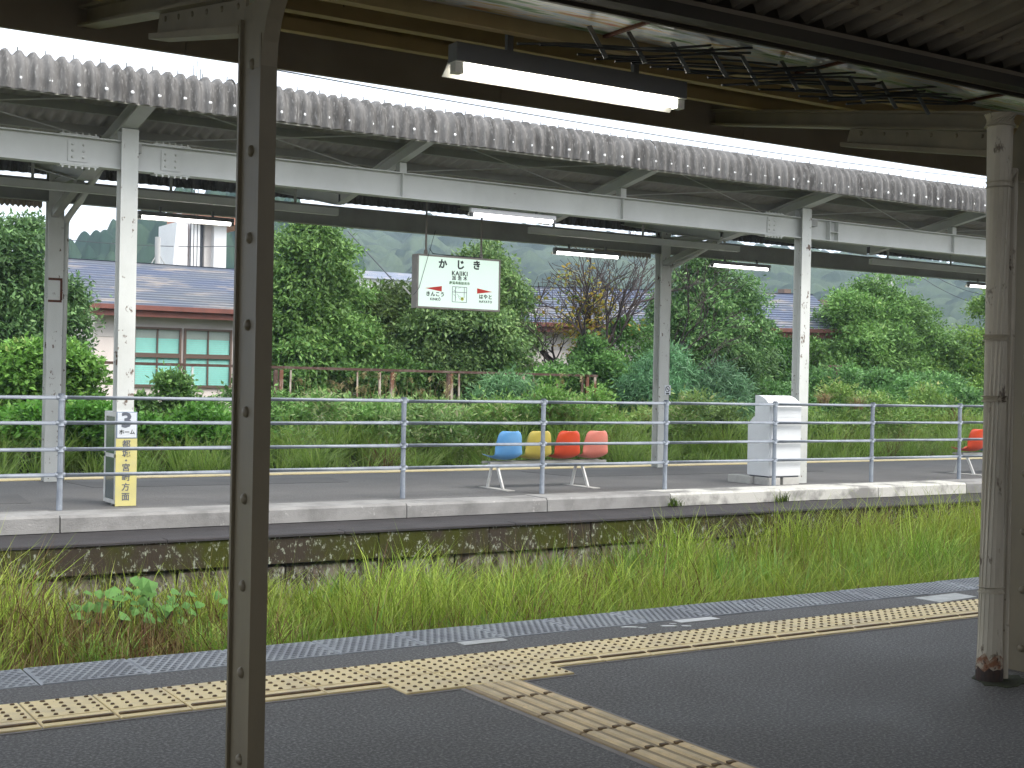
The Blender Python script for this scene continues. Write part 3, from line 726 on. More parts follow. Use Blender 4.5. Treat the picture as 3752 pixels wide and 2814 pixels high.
# zoom of the sign: x 165..1180 wide, y 100..800 high
def sxz(u, v): return (-sw/2+(u-165)/1015*sw, sh-(v-100)/700*sh)
for ch, u, v in (('か', 468, 232), ('じ', 682, 238), ('き', 882, 238)):
    p = sxz(u, v-(u-165)*.045); st(ch, .128, p[0], p[1], bold=.0052)
st('KAJIKI', .080, *sxz(676, 325), bold=.0022)
st('加 治 木', .060, *sxz(676, 388), bold=.0016)
st('鹿児島県姶良市', .042, *sxz(676, 452), M['ink_green'], bold=.0008)
st('きんこう', .066, *sxz(385, 615), bold=.0020); st('KINKŌ', .046, *sxz(387, 680), bold=.0010)
st('はやと', .066, *sxz(1000, 615), bold=.0020); st('HAYATO', .046, *sxz(1000, 678), bold=.0010)
for (u0, u1, v) in ((262, 462, 540), (1085, 893, 540)):
    a, c, d = sxz(u0, v), sxz(u1, v-38), sxz(u1, v+34)
    MB().add([(a[0],FY,a[1]),(c[0],FY,c[1]),(d[0],FY,d[1]),(a[0],FY+.002,a[1]),(c[0],FY+.002,c[1]),(d[0],FY+.002,d[1])], [(2,1,0),(3,4,5),(0,1,4,3),(1,2,5,4),(2,0,3,5)]).build('arrow', M['ink_red'], SG)
b = MB(); L_ = []
def sl(u, v, u2, v2, w=.005):
    p, q = sxz(u, v), sxz(u2, v2); b.bar((p[0], FY+.001, p[1]), (q[0], FY+.001, q[1]), .002, w, up=(-(q[1]-p[1]), 0, q[0]-p[0]))
for s4 in ((590,500,765,500),(765,500,765,700),(765,700,590,700),(590,700,590,500),(590,570,765,570),(735,505,735,640),(628,505,628,690)): sl(*s4, w=.007)
sl(640,510,615,560,.003); sl(655,520,690,505,.003); sl(600,540,650,575,.003); sl(600,590,640,640,.003); sl(640,590,700,640,.003); sl(660,620,690,670,.003)
b.build('emblem', M['ink_grey'], SG)
p = sxz(712, 655); q = MB(); q.dome((p[0], FY, p[1]), (0, -1, 0), .024, .002, 12); q.build('emblem', mat('emblem_yellow', (.55,.55,.05), .5), SG)
q = MB(); q.dome((p[0]-.004, FY-.002, p[1]+.004), (0, -1, 0), .011, .001, 10); q.build('emblem', M['ink_green'], SG)
for x in (8.17, 9.0):
    b = MB(); b.tube([(x-8.635, 0, sh), (x-8.635, 0, 1.52)], .014, 8); b.tube([(x-8.635, 0, sh), (x-8.635, 0, sh+.06)], .026, 8); b.build('hanging_rod', M['sign_frame'], SG)
b = MB(); b.tube([(-.43, -.03, sh+.08), (-.38, -.03, sh+.02), (-.2, -.03, sh+.012), (.35, -.03, sh+.01)], .006, 6); b.build('cable', M['wire'], SG)
b = MB(); b.tube([(-.38, -.09, 1.0), (-.60, -.085, .25), (-.66, -.05, .16)], .004, 5); b.build('stay_wire', M['wire'], SG)
q = MB(); q.bar((-.70, -.03, .17), (-.80, -.02, .27), .012, .02); q.build('bracket', M['bolt_steel'], SG)

# ================================================================== PLATFORM NUMBER SIGN
PS = empty('platform_sign', (4.004, 13.85, .004), label='narrow white and yellow platform 3 sign box at foot of post', cat='sign')
b = MB(); b.box(-.103, .103, .005, .44, .02, .98); b.build('box_body', M['sign_white'], PS)
b = MB()
for (z0, z1) in ((.02, .06), (.50, .54), (.93, .98)): b.box(-.110, -.1035, .006, .44, z0, z1)
for (y0, y1) in ((.006, .05), (.39, .44)): b.box(-.110, -.1035, y0, y1, .06, .93)
b.build('side_frame', M['seat_leg'], PS)
for (z0, z1) in ((.06, .50), (.54, .93)): MB().box(-.1060, -.1036, .05, .39, z0, z1).build('side_pane', M['glass'], PS)
MB().box(-.108, .108, -.006, .004, .705, .982).build('number_panel', M['sign_blue'], PS)
MB().box(-.100, .100, -.008, -.005, .713, .974).build('number_face', M['sign_white'], PS)
MB().box(-.110, .110, -.006, .004, .0, .702).build('direction_panel', M['sign_yellow'], PS)
text('3', .215, M['ink_grey'], PS, (-.005, -.0095, .888), sx=1.15, bold=.006)
text('ホーム', .056, M['ink'], PS, (.0, -.0095, .768), bold=.0008)
for ch, z in (('都', .640), ('城', .545), ('・', .468), ('宮', .395), ('崎', .295), ('方', .192), ('面', .092)):
    text(ch, .088, M['ink_grey'], PS, (-.003, -.0075, z), bold=.0014)

# ================================================================== RAILING
RL = empty('guard_railing', (8, 13.66, 0), label='galvanized pipe guard railing with four rails along the opposite platform', cat='railing')
RY = 13.66
rp = MB(); rp.tube([(0,0,0),(0,0,1.155)], .031, 12); rp.tube([(0,0,1.15),(0,0,1.172)], .034, 12)
rpm = rp.mesh('post'); cl = MB(); cl.tube([(-.05,0,0),(.05,0,0)], .024, 10); cl.tube([(0,0,-.03),(0,0,.03)], .036, 12); clm = cl.mesh('clamp')
RH = (.355, .614, .875, 1.13)
for k in range(-3, 11):
    x = 3.287+1.9345*k
    p = link('post', rpm, M['galv'], RL, (x-8, 0, .002)); p.rotation_euler = (0, random.uniform(-.006, .006), 0)
    for z in RH: link('clamp', clm, M['galv'], p, (0, 0, z))
    for z in RH:
        b = MB(); b.tube([(x+.05-8, 0, z+random.uniform(-.004, .004)), (x+1.8845-8, 0, z+random.uniform(-.004, .004))], .0205, 10); b.build('rail', M['galv'], RL, smooth=True)

# ================================================================== SEATS
def seat_mesh():
    b = MB(); prof = [(.40,.375,.19),(.36,.365,.20),(.25,.35,.205),(.13,.348,.205),(.06,.365,.205),(.02,.42,.205),(-.005,.50,.20),(-.025,.58,.19),(-.04,.66,.175),(-.046,.70,.150),(-.048,.715,.11)]
    n = 12; V = []
    for (y, z, hw) in prof:
        for k in range(n+1):
            u = -1+2*k/n; c = abs(u)**2.4
            back = max(0, min(1, (z-.36)/.12)); 
            V.append((u*hw, y+c*.075*back, z+c*.05*(1-back)))
    F = [(j*(n+1)+k, (j+1)*(n+1)+k, (j+1)*(n+1)+k+1, j*(n+1)+k+1) for j in range(len(prof)-1) for k in range(n)]
    return MB().add(V, F).mesh('seat')
SMH = seat_mesh(); SMH.polygons.foreach_set('use_smooth', [True]*len(SMH.polygons))
def seats(x, y, cols, label):
    S = empty('seat_row', (x, y, 0), label=label, cat='seats', group='rows of moulded seats on the far platform')
    n = len(cols); W_ = .455
    for i, c in enumerate(cols):
        me = SMH.copy(); me.materials.clear(); me.materials.append(M[c])
        o = link('seat', me, None, S, (.36+i*W_, -.12, .03)); md = o.modifiers.new('thick', 'SOLIDIFY'); md.thickness = .009; md.offset = -1
        sd_ = o.modifiers.new('sub', 'SUBSURF'); sd_.levels = 1; sd_.render_levels = 1
    MB().box(.12, n*W_+.12, -.02, .02, .322, .352).build('seat_beam', M['steel_grey'], S)
    MB().box(.12, n*W_+.12, .16, .20, .322, .352).build('seat_beam', M['steel_grey'], S)
    for xx in ((.24, 1.56) if n > 1 else (.24,)):
        for (ya, yb) in ((.02, -.14), (.14, .24)):
            b = MB(); b.bar((xx, ya, .315), (xx, yb, .006), .022, .04); b.build('leg', M['seat_leg'], S)
        MB().box(xx-.06, xx+.06, -.33, .36, .001, .010).build('base_plate', M['concrete'], S)
        b = MB(); b.bar((xx, -.04, .30), (xx, .22, .30), .03, .03); b.build('leg_bracket', M['seat_leg'], S)
    return S
seats(8.66, 14.40, ['seat_blue', 'seat_yellow', 'seat_red', 'seat_pink'], 'row of blue, yellow, red and pink moulded seats behind the railing')
seats(17.70, 14.40, ['seat_red', 'seat_blue', 'seat_yellow', 'seat_red'], 'seat row with an orange-red seat peeking out beside the near downpipe')

# ================================================================== WHITE CABINET
CB = empty('white_cabinet', (12.92, 13.72, 0), label='white metal cabinet with rounded hood standing on concrete blocks', cat='cabinet')
prof = [(0,.125),(.43,.125),(.44,.14),(.44,.84),(.33,.945),(.30,.955),(.30,1.252),(.22,1.25),(.14,1.225),(.07,1.185),(.02,1.135),(0,1.10)]
b = MB(); b.prism(prof, 0, .60, 'x'); b.build('body', M['white_box'], CB)
for (z0, z1) in ((.135, .942), (.946, 1.095)): MB().box(.008, .592, -.004, -.0005, z0, z1).build('door_panel', M['white_box'], CB)
MB().box(.02, .58, .012, .41, .105, .124).build('base_frame', M['dark_recess'], CB)
for (x0, x1) in ((.005, .235), (.285, .595)): MB().cbox(x0, x1, .01, .30, 0, .104, .008).build('concrete_block', M['concrete'], CB)
MB().cbox(-.06, .14, .32, .78, 0, .104, .008).build('concrete_block', M['concrete'], CB)

# ================================================================== BUILDINGS BEHIND
def courses(P0, P1, run, rise, n, th=.012):
    """stepped roof courses between eave line P0-P1 and ridge, as one mesh"""
    b = MB(); P0, P1 = Vector(P0), Vector(P1); d = (P1-P0); nrm = Vector((-d.y, d.x, 0)).normalized()
    for i in range(n):
        o0 = nrm*run*i/n+Vector((0, 0, rise*i/n)); o1 = nrm*run*(i+1)/n+Vector((0, 0, rise*(i+1)/n))
        k = Vector((0, 0, .045))
        a, c, e, f = P0+o0+k, P1+o0+k, P1+o1, P0+o1
        b.add([a, c, e, f, P0+o0-k*.3, P1+o0-k*.3], [(0,1,2,3),(4,5,1,0)])
    return b
def building(name, A, B, eave, run, rise, label, ncourse, wallmat, windows, gz=-.2):
    """facade between ground points A and B (x,y); returns empty"""
    A3, B3 = Vector((*A, 0)), Vector((*B, 0)); L = (B3-A3).length; ang = math.atan2(B[1]-A[1], B[0]-A[0])
    E_ = empty(name, (A[0], A[1], gz), ang, label=label, cat='building')
    H = eave-gz
    MB().box(0, L, 0, 7.2, 0, H-.05).build('wall', wallmat, E_)
    MB().box(0, L, -.012, -.001, H-1.0+.35, H-.05).build('soffit_band', M['wall_grey'], E_)
    courses((-.5, -.42, H+.04), (L+.5, -.42, H+.04), run, rise, ncourse).build('roof', M['roof_blue'], E_)
    bk = MB(); bk.add([(-.5,-.62+run,H+.04+rise),(L+.5,-.62+run,H+.04+rise),(L+.5,-.62+2*run,H+.04),(-.5,-.62+2*run,H+.04)], [(0,1,2,3)]); bk.build('roof_back', M['roof_blue'], E_)
    b = MB(); b.add([(-.01,-.3,H+.0),(-.01,-.62+run,H+rise-.02),(-.01,-.62+2*run-.3,H)], [(0,1,2)]); b.add([(L+.01,-.3,H+.0),(L+.01,-.62+run,H+rise-.02),(L+.01,-.62+2*run-.3,H)], [(2,1,0)]); b.build('gable', wallmat, E_)
    MB().box(-.55, L+.55, -.50, -.40, H-.02, H+.09).build('gutter', M['red_trim'], E_)
    MB().box(-.5, L+.5, -.398, -.32, H-.17, H-.02).build('fascia_board', M['red_trim'], E_)
    MB().box(-.5, L+.5, -.32, .02, H-.10, H-.06).build('soffit', M['wall_grey'], E_)
    for (x0, x1, z0, z1) in windows:
        z0 -= gz; z1 -= gz
        w = MB(); t = .05
        w.box(x0, x1, -.06, .0-.001, z0, z0+t); w.box(x0, x1, -.06, -.001, z1-t, z1); w.box(x0, x0+t, -.06, -.001, z0+t, z1-t); w.box(x1-t, x1, -.06, -.001, z0+t, z1-t)
        zm = (z0+z1)/2+.04; xm = (x0+x1)/2
        w.box(x0+t, x1-t, -.06, -.001, zm-.05, zm+.05)
        W_ = w.build('window', M['brown_frame'], E_)
        for (za, zc) in ((z0+t, zm-.05), (zm+.05, z1-t)):
            MB().box(xm-.018, xm+.018, -.045, -.012, za, zc).build('mullion', M['brown_frame'], W_)
            for (xa, xb) in ((x0+t, xm-.018), (xm+.018, x1-t)):
                MB().box(xa, xb, -.022, -.018, za, zc).build('pane', GLZ, W_)
            bl = MB(); z = za+.01
            while z < zc-.02: bl.add([(x0+t,-.010,z),(x1-t,-.010,z),(x1-t,-.003,z+.045),(x0+t,-.003,z+.045)], [(0,1,2,3)]); z += .05
            bl.build('blind', M['blind'], W_)
    return E_
def glassy():
    M_ = bpy.data.materials.new('window_glass'); M_.use_nodes = True; n = M_.node_tree.nodes; l = M_.node_tree.links
    g = n.new('ShaderNodeBsdfGlossy'); g.inputs['Roughness'].default_value = .03; t = n.new('ShaderNodeBsdfTransparent'); t.inputs[0].default_value = (.93, .98, .97, 1)
    lw = n.new('ShaderNodeLayerWeight'); pw = n.new('ShaderNodeMath'); pw.operation = 'POWER'; pw.inputs[1].default_value = 3.0
    ma = n.new('ShaderNodeMath'); ma.operation = 'MULTIPLY_ADD'; ma.inputs[1].default_value = .6; ma.inputs[2].default_value = .06; mx = n.new('ShaderNodeMixShader')
    l.new(lw.outputs['Facing'], pw.inputs[0]); l.new(pw.outputs[0], ma.inputs[0]); l.new(ma.outputs[0], mx.inputs[0])
    l.new(t.outputs[0], mx.inputs[1]); l.new(g.outputs[0], mx.inputs[2]); l.new(mx.outputs[0], n['Material Output'].inputs[0]); return M_
GLZ = glassy()
YB = 31.0
wl_, wr_ = at(204, 700, YB).x, at(560, 700, YB).x
ax = wl_
def wx(dx): return at(dx, 770, YB).x-ax
zt, zbm = at(340, 707, YB).z, at(340, 836, YB).z
ev = at(330, 668, YB-.6).z
building('station_house', (ax, YB), (wr_, YB), ev, 3.6, 1.32, 'low pale house with blue-grey roof, red gutter and blind-covered windows', 19, M['wall_pink'],
         [(wx(286), wx(390), zbm, zt), (wx(396), wx(499), zbm, zt)])
a_, b_ = at(1120, 705, 30.6), at(1790, 712, 26.8)
building('warehouse', (a_.x, 30.6), (b_.x, 26.8), a_.z+.02, 3.4, 1.25, 'long low building with blue-grey roof behind the bare tree', 16, M['wall_pink'], [])
for (dx, dy, yy, h) in ((1695, 625, 30.5, 1.2), (1776, 648, 30.0, .8)):
    p = at(dx, dy, yy); o = MB().box(-.14, .14, -.14, .14, -h, 0).build('flue_stack', M['brown_frame'], None, tuple(p)); o['category'] = 'chimney'
    o['label'] = 'taller brown flue left of the right canopy post' if dx < 1750 else 'shorter dark flue right of the canopy post'
# pale tower block
tl, tr = at(385, 478, 62), at(488, 580, 62)
TB = empty('tower_block', (tl.x, 62, -.3), label='pale concrete stair tower with vertical recesses behind the blue roof', cat='building')
tw = tr.x-tl.x; th = tl.z+.3
for (u0, u1) in ((0, .20), (.27, .45), (.74, 1.0)): MB().box(u0*tw, u1*tw, 0, 3, 0, th+.0).build('pier', M['white_wall'], TB)
MB().box(.20*tw, .27*tw, .5, 3, 0, th).build('recess', M['orange_band'], TB)
MB().box(.45*tw, .60*tw, .6, 3, 0, th).build('recess', M['dark_recess'], TB)
MB().box(.60*tw, .74*tw, .4, 3, 0, th).build('recess', M['wall_grey'], TB)
MB().box(.30*tw, tw+1.2, -.4, 4, th+.002, th+.75).build('parapet', M['orange_band'], TB)
MB().box(.635*tw, .70*tw, .2, .39, .47*th, .52*th).build('meter_box', M['white_wall'], TB)
# far distant roofs between trees
p = at(868, 612, 90); o = MB().box(-4, 4, 0, 5, -3.0, .2).build('distant_house', M['white_wall'], None, tuple(p)); tag(o, 'white distant building glimpsed between the trees left of the name sign', 'building')
rb = MB(); rb.prism([(-.4,.2),(2.5,1.0),(5.4,.2)], -4.4, 4.4, 'x'); ro = rb.build('roof', M['roof_blue'], o)

# poles and wires
def pole(dx, dyt, dyb, Y, label, arms):
    t = at(dx, dyt, Y); b0 = at(dx, dyb, Y)
    E_ = empty('utility_pole', (t.x, Y, -.5), label=label, cat='pole', group='utility poles')
    H = t.z+.5
    MB().tube([(0,0,0),(0,0,H)], [.16,.10], 10).build('shaft', M['pole'], E_, smooth=True)
    for (f, w) in arms:
        b = MB(); b.bar((-w, -.1, H*f), (w, -.1, H*f), .09, .09); b.build('cross_arm', M['pole'], E_)
        for s in (-.8, -.3, .3, .8):
            b = MB(); b.tube([(s*w, -.1, H*f+.045), (s*w, -.1, H*f+.22)], [.05, .035], 6); b.build('insulator', M['white_wall'], E_)
    return E_, H
pole(341, 512, 600, 48, 'slim pole with stays rising over the blue roof', ())
stay = empty('pole_stay', tuple(at(318, 600, 48)), label='pale diagonal stay wires fanning from the slim pole', cat='wire')
b = MB(); o_ = Vector(at(318, 600, 48))
for (u, v) in (((310, 600), (341, 545)), ((372, 600), (341, 545))):
    b.tube([at(*u, 48)-o_, at(*v, 48)-o_], .02, 5)
b.build('strand', M['pole'], stay)
b = MB(); p0, p1 = at(363, 598, 55), at(383, 478, 55); q = Vector(p0)
MB().bar((0, 0, -2.6), tuple(p1-q+(p1-q)*.3), .16, .16).build('leaning_mast', M['white_wall'], None, tuple(q), label='white leaning twin mast left of the pale tower', cat='mast')
pole(1895, 592, 640, 62, 'pole with cross arms and insulators behind the tall right tree', ((.93, 1.6), (.80, 1.2)))
def wire(pts, Y, r, label, sag=.0):
    a, c = Vector(at(*pts[0], Y[0])), Vector(at(*pts[1], Y[1])); n = 14
    P_ = [a.lerp(c, t/n)-Vector((0, 0, sag*4*(t/n)*(1-t/n)))-a for t in range(n+1)]
    MB().tube(P_, r, 5).build('overhead_wire', M['wire'], None, tuple(a), smooth=True, label=label, cat='wire', group='overhead wires')
wire([(-30, 540), (560, 592)], (45, 50), .03, 'dark wire bundle crossing behind the two left posts', .6)
wire([(-20, 497), (560, 530)], (60, 60), .018, 'thin upper wire crossing the pale sky at left', .3)
wire([(752, 500), (880, 640)], (40, 34), .022, 'steep wire slanting down between the trees left of the sign')
wire([(1976, 588), (2140, 662)], (50, 46), .02, 'lowest slanting wire right of the tall tree', .3)
wire([(2005, 588), (2140, 640)], (50, 46), .018, 'middle slanting wire right of the tall tree', .2)
wire([(2040, 590), (2140, 625)], (50, 46), .018, 'upper slanting wire right of the tall tree', .1)
wire([(590, 150), (2150, 388)], (40, 60), .022, 'long wire running just above the corrugated eave', .35)
wire([(560, 592), (890, 648)], (50, 60), .02, 'low wire behind the trees beside the name sign', .2)
# tv aerial above the corrugated eave
p = at(424, 155, 40); AN = empty('roof_aerial', (p.x, 40, p.z-2.2), label='thin twin-rod aerial sticking up above the corrugated eave', cat='antenna')
for (dx, h) in ((-.08, 2.4), (.02, 2.55), (.13, 2.3)): MB().tube([(dx,0,-9.),(dx,0,h)], .014, 5).build('rod', M['wire'], AN)
MB().bar((-.1,0,1.75),(.15,0,1.85),.02,.02).build('cross_rod', M['wire'], AN)

# ================================================================== RUSTY FENCE
FN = empty('rusty_fence', (10, 23.5, 0), label='rusty peeling pipe fence in the weeds behind the far platform', cat='fence')
def ffx(dx, dy, Y=23.5): return at(dx, dy, Y)
tops = [(-60, 773), (505, 789), (590, 795), (1290, 812)]
def ftop(dx): return np.interp(dx, [t[0] for t in tops], [t[1] for t in tops])
for (u0, u1) in ((-150, 1290), (1790, 1835)):
    P0, P1 = ffx(u0, ftop(u0) if u0 < 1500 else 791), ffx(u1, ftop(u1) if u1 < 1500 else 791)
    b = MB(); b.bar(tuple(P0-Vector((10, 23.5, 0))), tuple(P1-Vector((10, 23.5, 0))), .05, .05); b.build('top_rail', M['fence_rust'], FN)
for (dx, wdt, mt) in ((-20,.06,'fence_paint'),(60,.05,'fence_rust'),(413,.035,'white_wall'),(596,.07,'fence_rust'),(606,.07,'fence_paint'),(626,.03,'fence_paint'),(820,.045,'fence_paint'),(845,.07,'fence_paint'),(773,.03,'fence_paint'),(968,.07,'fence_rust'),(977,.06,'fence_paint'),(994,.035,'fence_paint'),(1131,.06,'fence_paint'),(1154,.035,'fence_rust'),(1268,.07,'fence_paint'),(1258,.05,'fence_rust'),(1287,.06,'fence_paint'),(1806,.11,'fence_rust')):
    p = ffx(dx, ftop(dx) if dx < 1500 else 791); x = p.x-10
    b = MB(); b.bar((x, 0, -.2), (x+random.uniform(-.03, .03), 0, p.z-.028), wdt, wdt*.8, up=(0, 1, 0)); b.build('post', M[mt], FN)

# ================================================================== VEGETATION
def blades(base, height, lean, width, phi, droop, cols, seg=3):
    """ribbon blades: arrays of base (n,3), height, lean (horizontal reach), width, azimuth phi"""
    n = len(base); ts = np.linspace(0, 1, seg+1); V = np.zeros((n, 2*seg+1, 3), np.float32)
    d = np.stack([np.cos(phi), np.sin(phi), np.zeros(n)], 1); s = np.stack([-np.sin(phi+.6), np.cos(phi+.6), np.zeros(n)], 1)
    C = np.zeros((n, 2*seg+1, 3), np.float32); k = 0
    for i, t in enumerate(ts):
        c = base+d*(lean*t**1.8)[:, None]; c[:, 2] += height*(t-droop*t**2.6)
        wd = width*(1-t**1.7)*.5
        if i < seg:
            V[:, k] = c-s*wd[:, None]; V[:, k+1] = c+s*wd[:, None]; C[:, k] = cols; C[:, k+1] = cols; k += 2
        else: V[:, k] = c; C[:, k] = cols
    nv = 2*seg+1; off = (np.arange(n)*nv)[:, None]; L = []; S = []
    pat = []
    for i in range(seg-1): pat += [2*i, 2*i+1, 2*i+3, 2*i+2]; S.append(4)
    pat += [2*seg-2, 2*seg-1, 2*seg]; S.append(3)
    L = (off+np.array(pat)[None, :]).ravel(); S = np.tile(S, n)
    return V.reshape(-1, 3), C.reshape(-1, 3), L, S
def vnoise(x, y, f, seed):
    return np.array([noise.noise((a*f+seed, b*f, seed*1.7)) for a, b in zip(x, y)])
def pal(n, cs, jit=.25):
    cs = np.array(cs); i = RNG.integers(0, len(cs), n); c = cs[i]*(1+RNG.uniform(-jit, jit, (n, 1))); return c
G1 = [(.20,.29,.035),(.27,.36,.055),(.14,.23,.03),(.34,.42,.085),(.22,.32,.04)]
GD = [(.21,.155,.06),(.15,.09,.035),(.26,.2,.09),(.10,.05,.025)]
parts = []
def addb(*a, **k): parts.append(blades(*a, **k))
def flush(name, mat_, **k):
    vs = np.concatenate([p[0] for p in parts]); cs = np.concatenate([p[1] for p in parts]); o = 0; Ls = []
    for p in parts: Ls.append(p[2]+o); o += len(p[0])
    ob = npmesh(name, vs, np.concatenate(Ls), np.concatenate([p[3] for p in parts]), mat_, colors=cs, **k); parts.clear(); return ob

# foreground weeds on the old track bed
N = 82000
gx = RNG.uniform(-1, 19, N); gy = 6.48+RNG.uniform(0, 1, N)*5.55
cl = vnoise(gx, gy, 1.3, 2.); cl2 = vnoise(gx, gy, .35, 5.)
# dead-brown patches
def patch(x, y, cx, cy, r): return np.exp(-(((x-cx)/r)**2+((y-cy)/(r*.8))**2))
dead = patch(gx, gy, 3.05, 10.0, .9)+patch(gx, gy, 2.45, 8.1, .6)*.8+patch(gx, gy, 2.75, 9.0, .7)+patch(gx, gy, 7.9, 10.9, .7)+patch(gx, gy, 3.6, 8.3, .45)*.8+patch(gx, gy, 2.3, 8.6, .6)*.9
for _k in range(16): dead = dead+patch(gx, gy, RNG.uniform(1, 15), RNG.uniform(7, 11.6), RNG.uniform(.22, .5))*.75
bare = patch(gx, gy, 5.2, 11.6, 1.3)*.6+patch(gx, gy, 3.2, 11.6, .8)*.8
hgt = .48+.55*cl+.25*cl2+np.clip((gx-8.6)/4, 0, 1)*.20*np.clip((gy-7.6)/2, 0, 1)+np.clip((gy-8)/3, 0, 1)*.10
hgt += patch(gx, gy, 1.6, 11., 1.)*.28
hgt *= (1-.55*np.clip(bare, 0, 1))*(1-.45*np.clip(dead, 0, 1))
hgt *= .55+.62*RNG.random(N)
hgt *= np.clip(.62+(gy-6.48)*.28, 0, 1)
keep = (RNG.random(N) > .5*np.clip(bare, 0, 1)) & (hgt > .06) & (vnoise(gx, gy, 2.6, 9.) > RNG.uniform(-.55, .12, N))
cols = pal(N, G1, .35)*(1+.5*cl[:, None]); dk = np.clip(-cl2*2.2, 0, 1)[:, None]; cols = cols*(1-dk*np.array([[.42, .22, .2]]))
yel = np.clip(cl2*1.5+.2, 0, 1)[:, None]; cols = cols*(1-.35*yel)+np.array([[.33,.37,.06]])*.35*yel
dm = RNG.random(N) < np.clip(dead*1.05+.05, 0, .92); cols[dm] = pal(dm.sum(), GD, .3)
ph = cl2*6+RNG.uniform(0, 2*np.pi, N)
B = np.stack([gx, gy, np.full(N, -.86)], 1)[keep]
addb(B, hgt[keep]*1.12, (hgt*RNG.uniform(.15, .85, N))[keep], RNG.uniform(.008, .017, N)[keep], ph[keep], RNG.uniform(.05, .42, N)[keep], cols[keep])
# tufts with long arching leaves
def tuft(cx, cy, z, n, h, reach, w, cols_, dr=.45):
    b0 = np.stack([cx+RNG.normal(0, .05, n), cy+RNG.normal(0, .05, n), np.full(n, z)], 1)
    addb(b0, h*RNG.uniform(.65, 1.1, n), reach*RNG.uniform(.35, 1.1, n), RNG.uniform(.7, 1.2, n)*w, RNG.uniform(0, 2*np.pi, n), RNG.uniform(dr*.4, dr, n), pal(n, cols_, .2), seg=5)
GT = [(.13,.27,.05),(.19,.35,.07),(.15,.30,.05)]
tuft(4.35, 7.25, -.86, 230, .95, .62, .013, GT); tuft(4.6, 7.35, -.86, 120, .8, .6, .013, GT)
for k in range(80):
    x, y = RNG.uniform(1.2, 18), RNG.uniform(6.8, 11.4); tuft(x, y, -.86, 60, RNG.uniform(.4, .7)*(1.25 if x > 9 else 1), RNG.uniform(.3, .55), .012, [G1[RNG.integers(0, 5)], GT[RNG.integers(0, 3)]])
for k in range(60):
    x, y = RNG.uniform(5.5, 19), RNG.uniform(9, 11.9); tuft(x, y, -.86, 60, RNG.uniform(.6, .92), RNG.uniform(.3, .6), .012, [G1[RNG.integers(0, 5)], GT[RNG.integers(0, 3)]])
# thin upright stems
ns_ = 3200
sx_ = np.concatenate([RNG.uniform(.8, 3.0, 360), RNG.uniform(2, 19, ns_-360)]); sy_ = np.concatenate([RNG.uniform(8.6, 11.8, 360), RNG.uniform(7.2, 11.9, ns_-360)])
sc_ = pal(ns_, [(.13,.17,.035),(.16,.19,.05),(.2,.15,.06)], .2); sc_[RNG.random(ns_) < .12] = (.22,.11,.05)
addb(np.stack([sx_, sy_, np.full(ns_, -.86)], 1), RNG.uniform(.40, .80, ns_)+.28*RNG.random(ns_)*np.clip((sx_-6)/4, 0, 1), RNG.uniform(.02, .26, ns_), RNG.uniform(.005, .008, ns_), RNG.uniform(0, 6.28, ns_), RNG.uniform(0, .08, ns_), sc_)
flush('grass', M['grass'], label='bright green weeds and grass overgrowing the old track bed', cat='grass', kind='stuff')

# tall grass behind the far platform
for k in range(900):
    x = RNG.uniform(-2, 34); y = 18.8+RNG.random()*4.0; g = min(1, max(0, (y-18.8)/3.2)); z = -.58+.60*g*g*(3-2*g)
    h = (.62-.25*g)+RNG.uniform(.55, 1.2)*(.8+.6*noise.noise((x*.4, y*.4, 1)))
    pl_ = [(.18,.29,.055),(.26,.38,.085),(.21,.32,.06)] if RNG.random() < .6 else [(.34,.44,.12),(.27,.40,.08)]
    if RNG.random() < .06: pl_ = [(.20,.16,.07),(.15,.10,.04)]
    tuft(x, y, z, 44, h, RNG.uniform(.45, .9), .022, pl_, .55)
# pampas plumes and dry stems
nst = 160; px_ = np.array([at(u, 830, 22.5).x for u in RNG.uniform(640, 1000, nst)]); 
addb(np.stack([px_, RNG.uniform(21.8, 23.2, nst), np.full(nst, .0)], 1), RNG.uniform(1.1, 1.75, nst), RNG.uniform(.1, .5, nst), np.full(nst, .018), RNG.uniform(0, 6.28, nst), RNG.uniform(.02, .2, nst), pal(nst, [(.30,.26,.12),(.22,.19,.08)], .2), seg=4)
for k in range(34):
    u = RNG.uniform(640, 985) if k < 26 else RNG.uniform(1130, 1260); v = RNG.uniform(800, 848); p = at(u, v, 22.4); n = 16; az_ = RNG.uniform(2.4, 3.9) if RNG.random() < .6 else RNG.uniform(-.6, .6)
    b0 = np.stack([np.full(n, p.x)+RNG.normal(0, .012, n), np.full(n, 22.4), p.z-RNG.uniform(0, .10, n)], 1)
    addb(b0, RNG.uniform(.05, .16, n), RNG.uniform(.08, .26, n), np.full(n, .013), az_+RNG.normal(0, .35, n), RNG.uniform(.4, 1.1, n), pal(n, [(.44,.38,.22),(.34,.28,.14)], .2), seg=4)
    addb(np.array([[p.x, 22.4, 0.]]), np.array([p.z+.03]), np.array([.03]), np.array([.012]), np.array([az_]), np.array([0.]), pal(1, [(.30,.27,.13)], .2))
for (u, v) in ((1215, 880), (1180, 875), (1235, 895), (940, 985), (925, 985), (1780, 850), (1850, 860)):
    p = at(u, v, 20.8); tuft(p.x, 20.8, p.z-.25, 80, .50, .45, .018, [(.40,.32,.16),(.26,.18,.09)], .75)
flush('tall_grass', M['grass'], label='tall arching grass bank behind the far platform', cat='grass', kind='stuff')
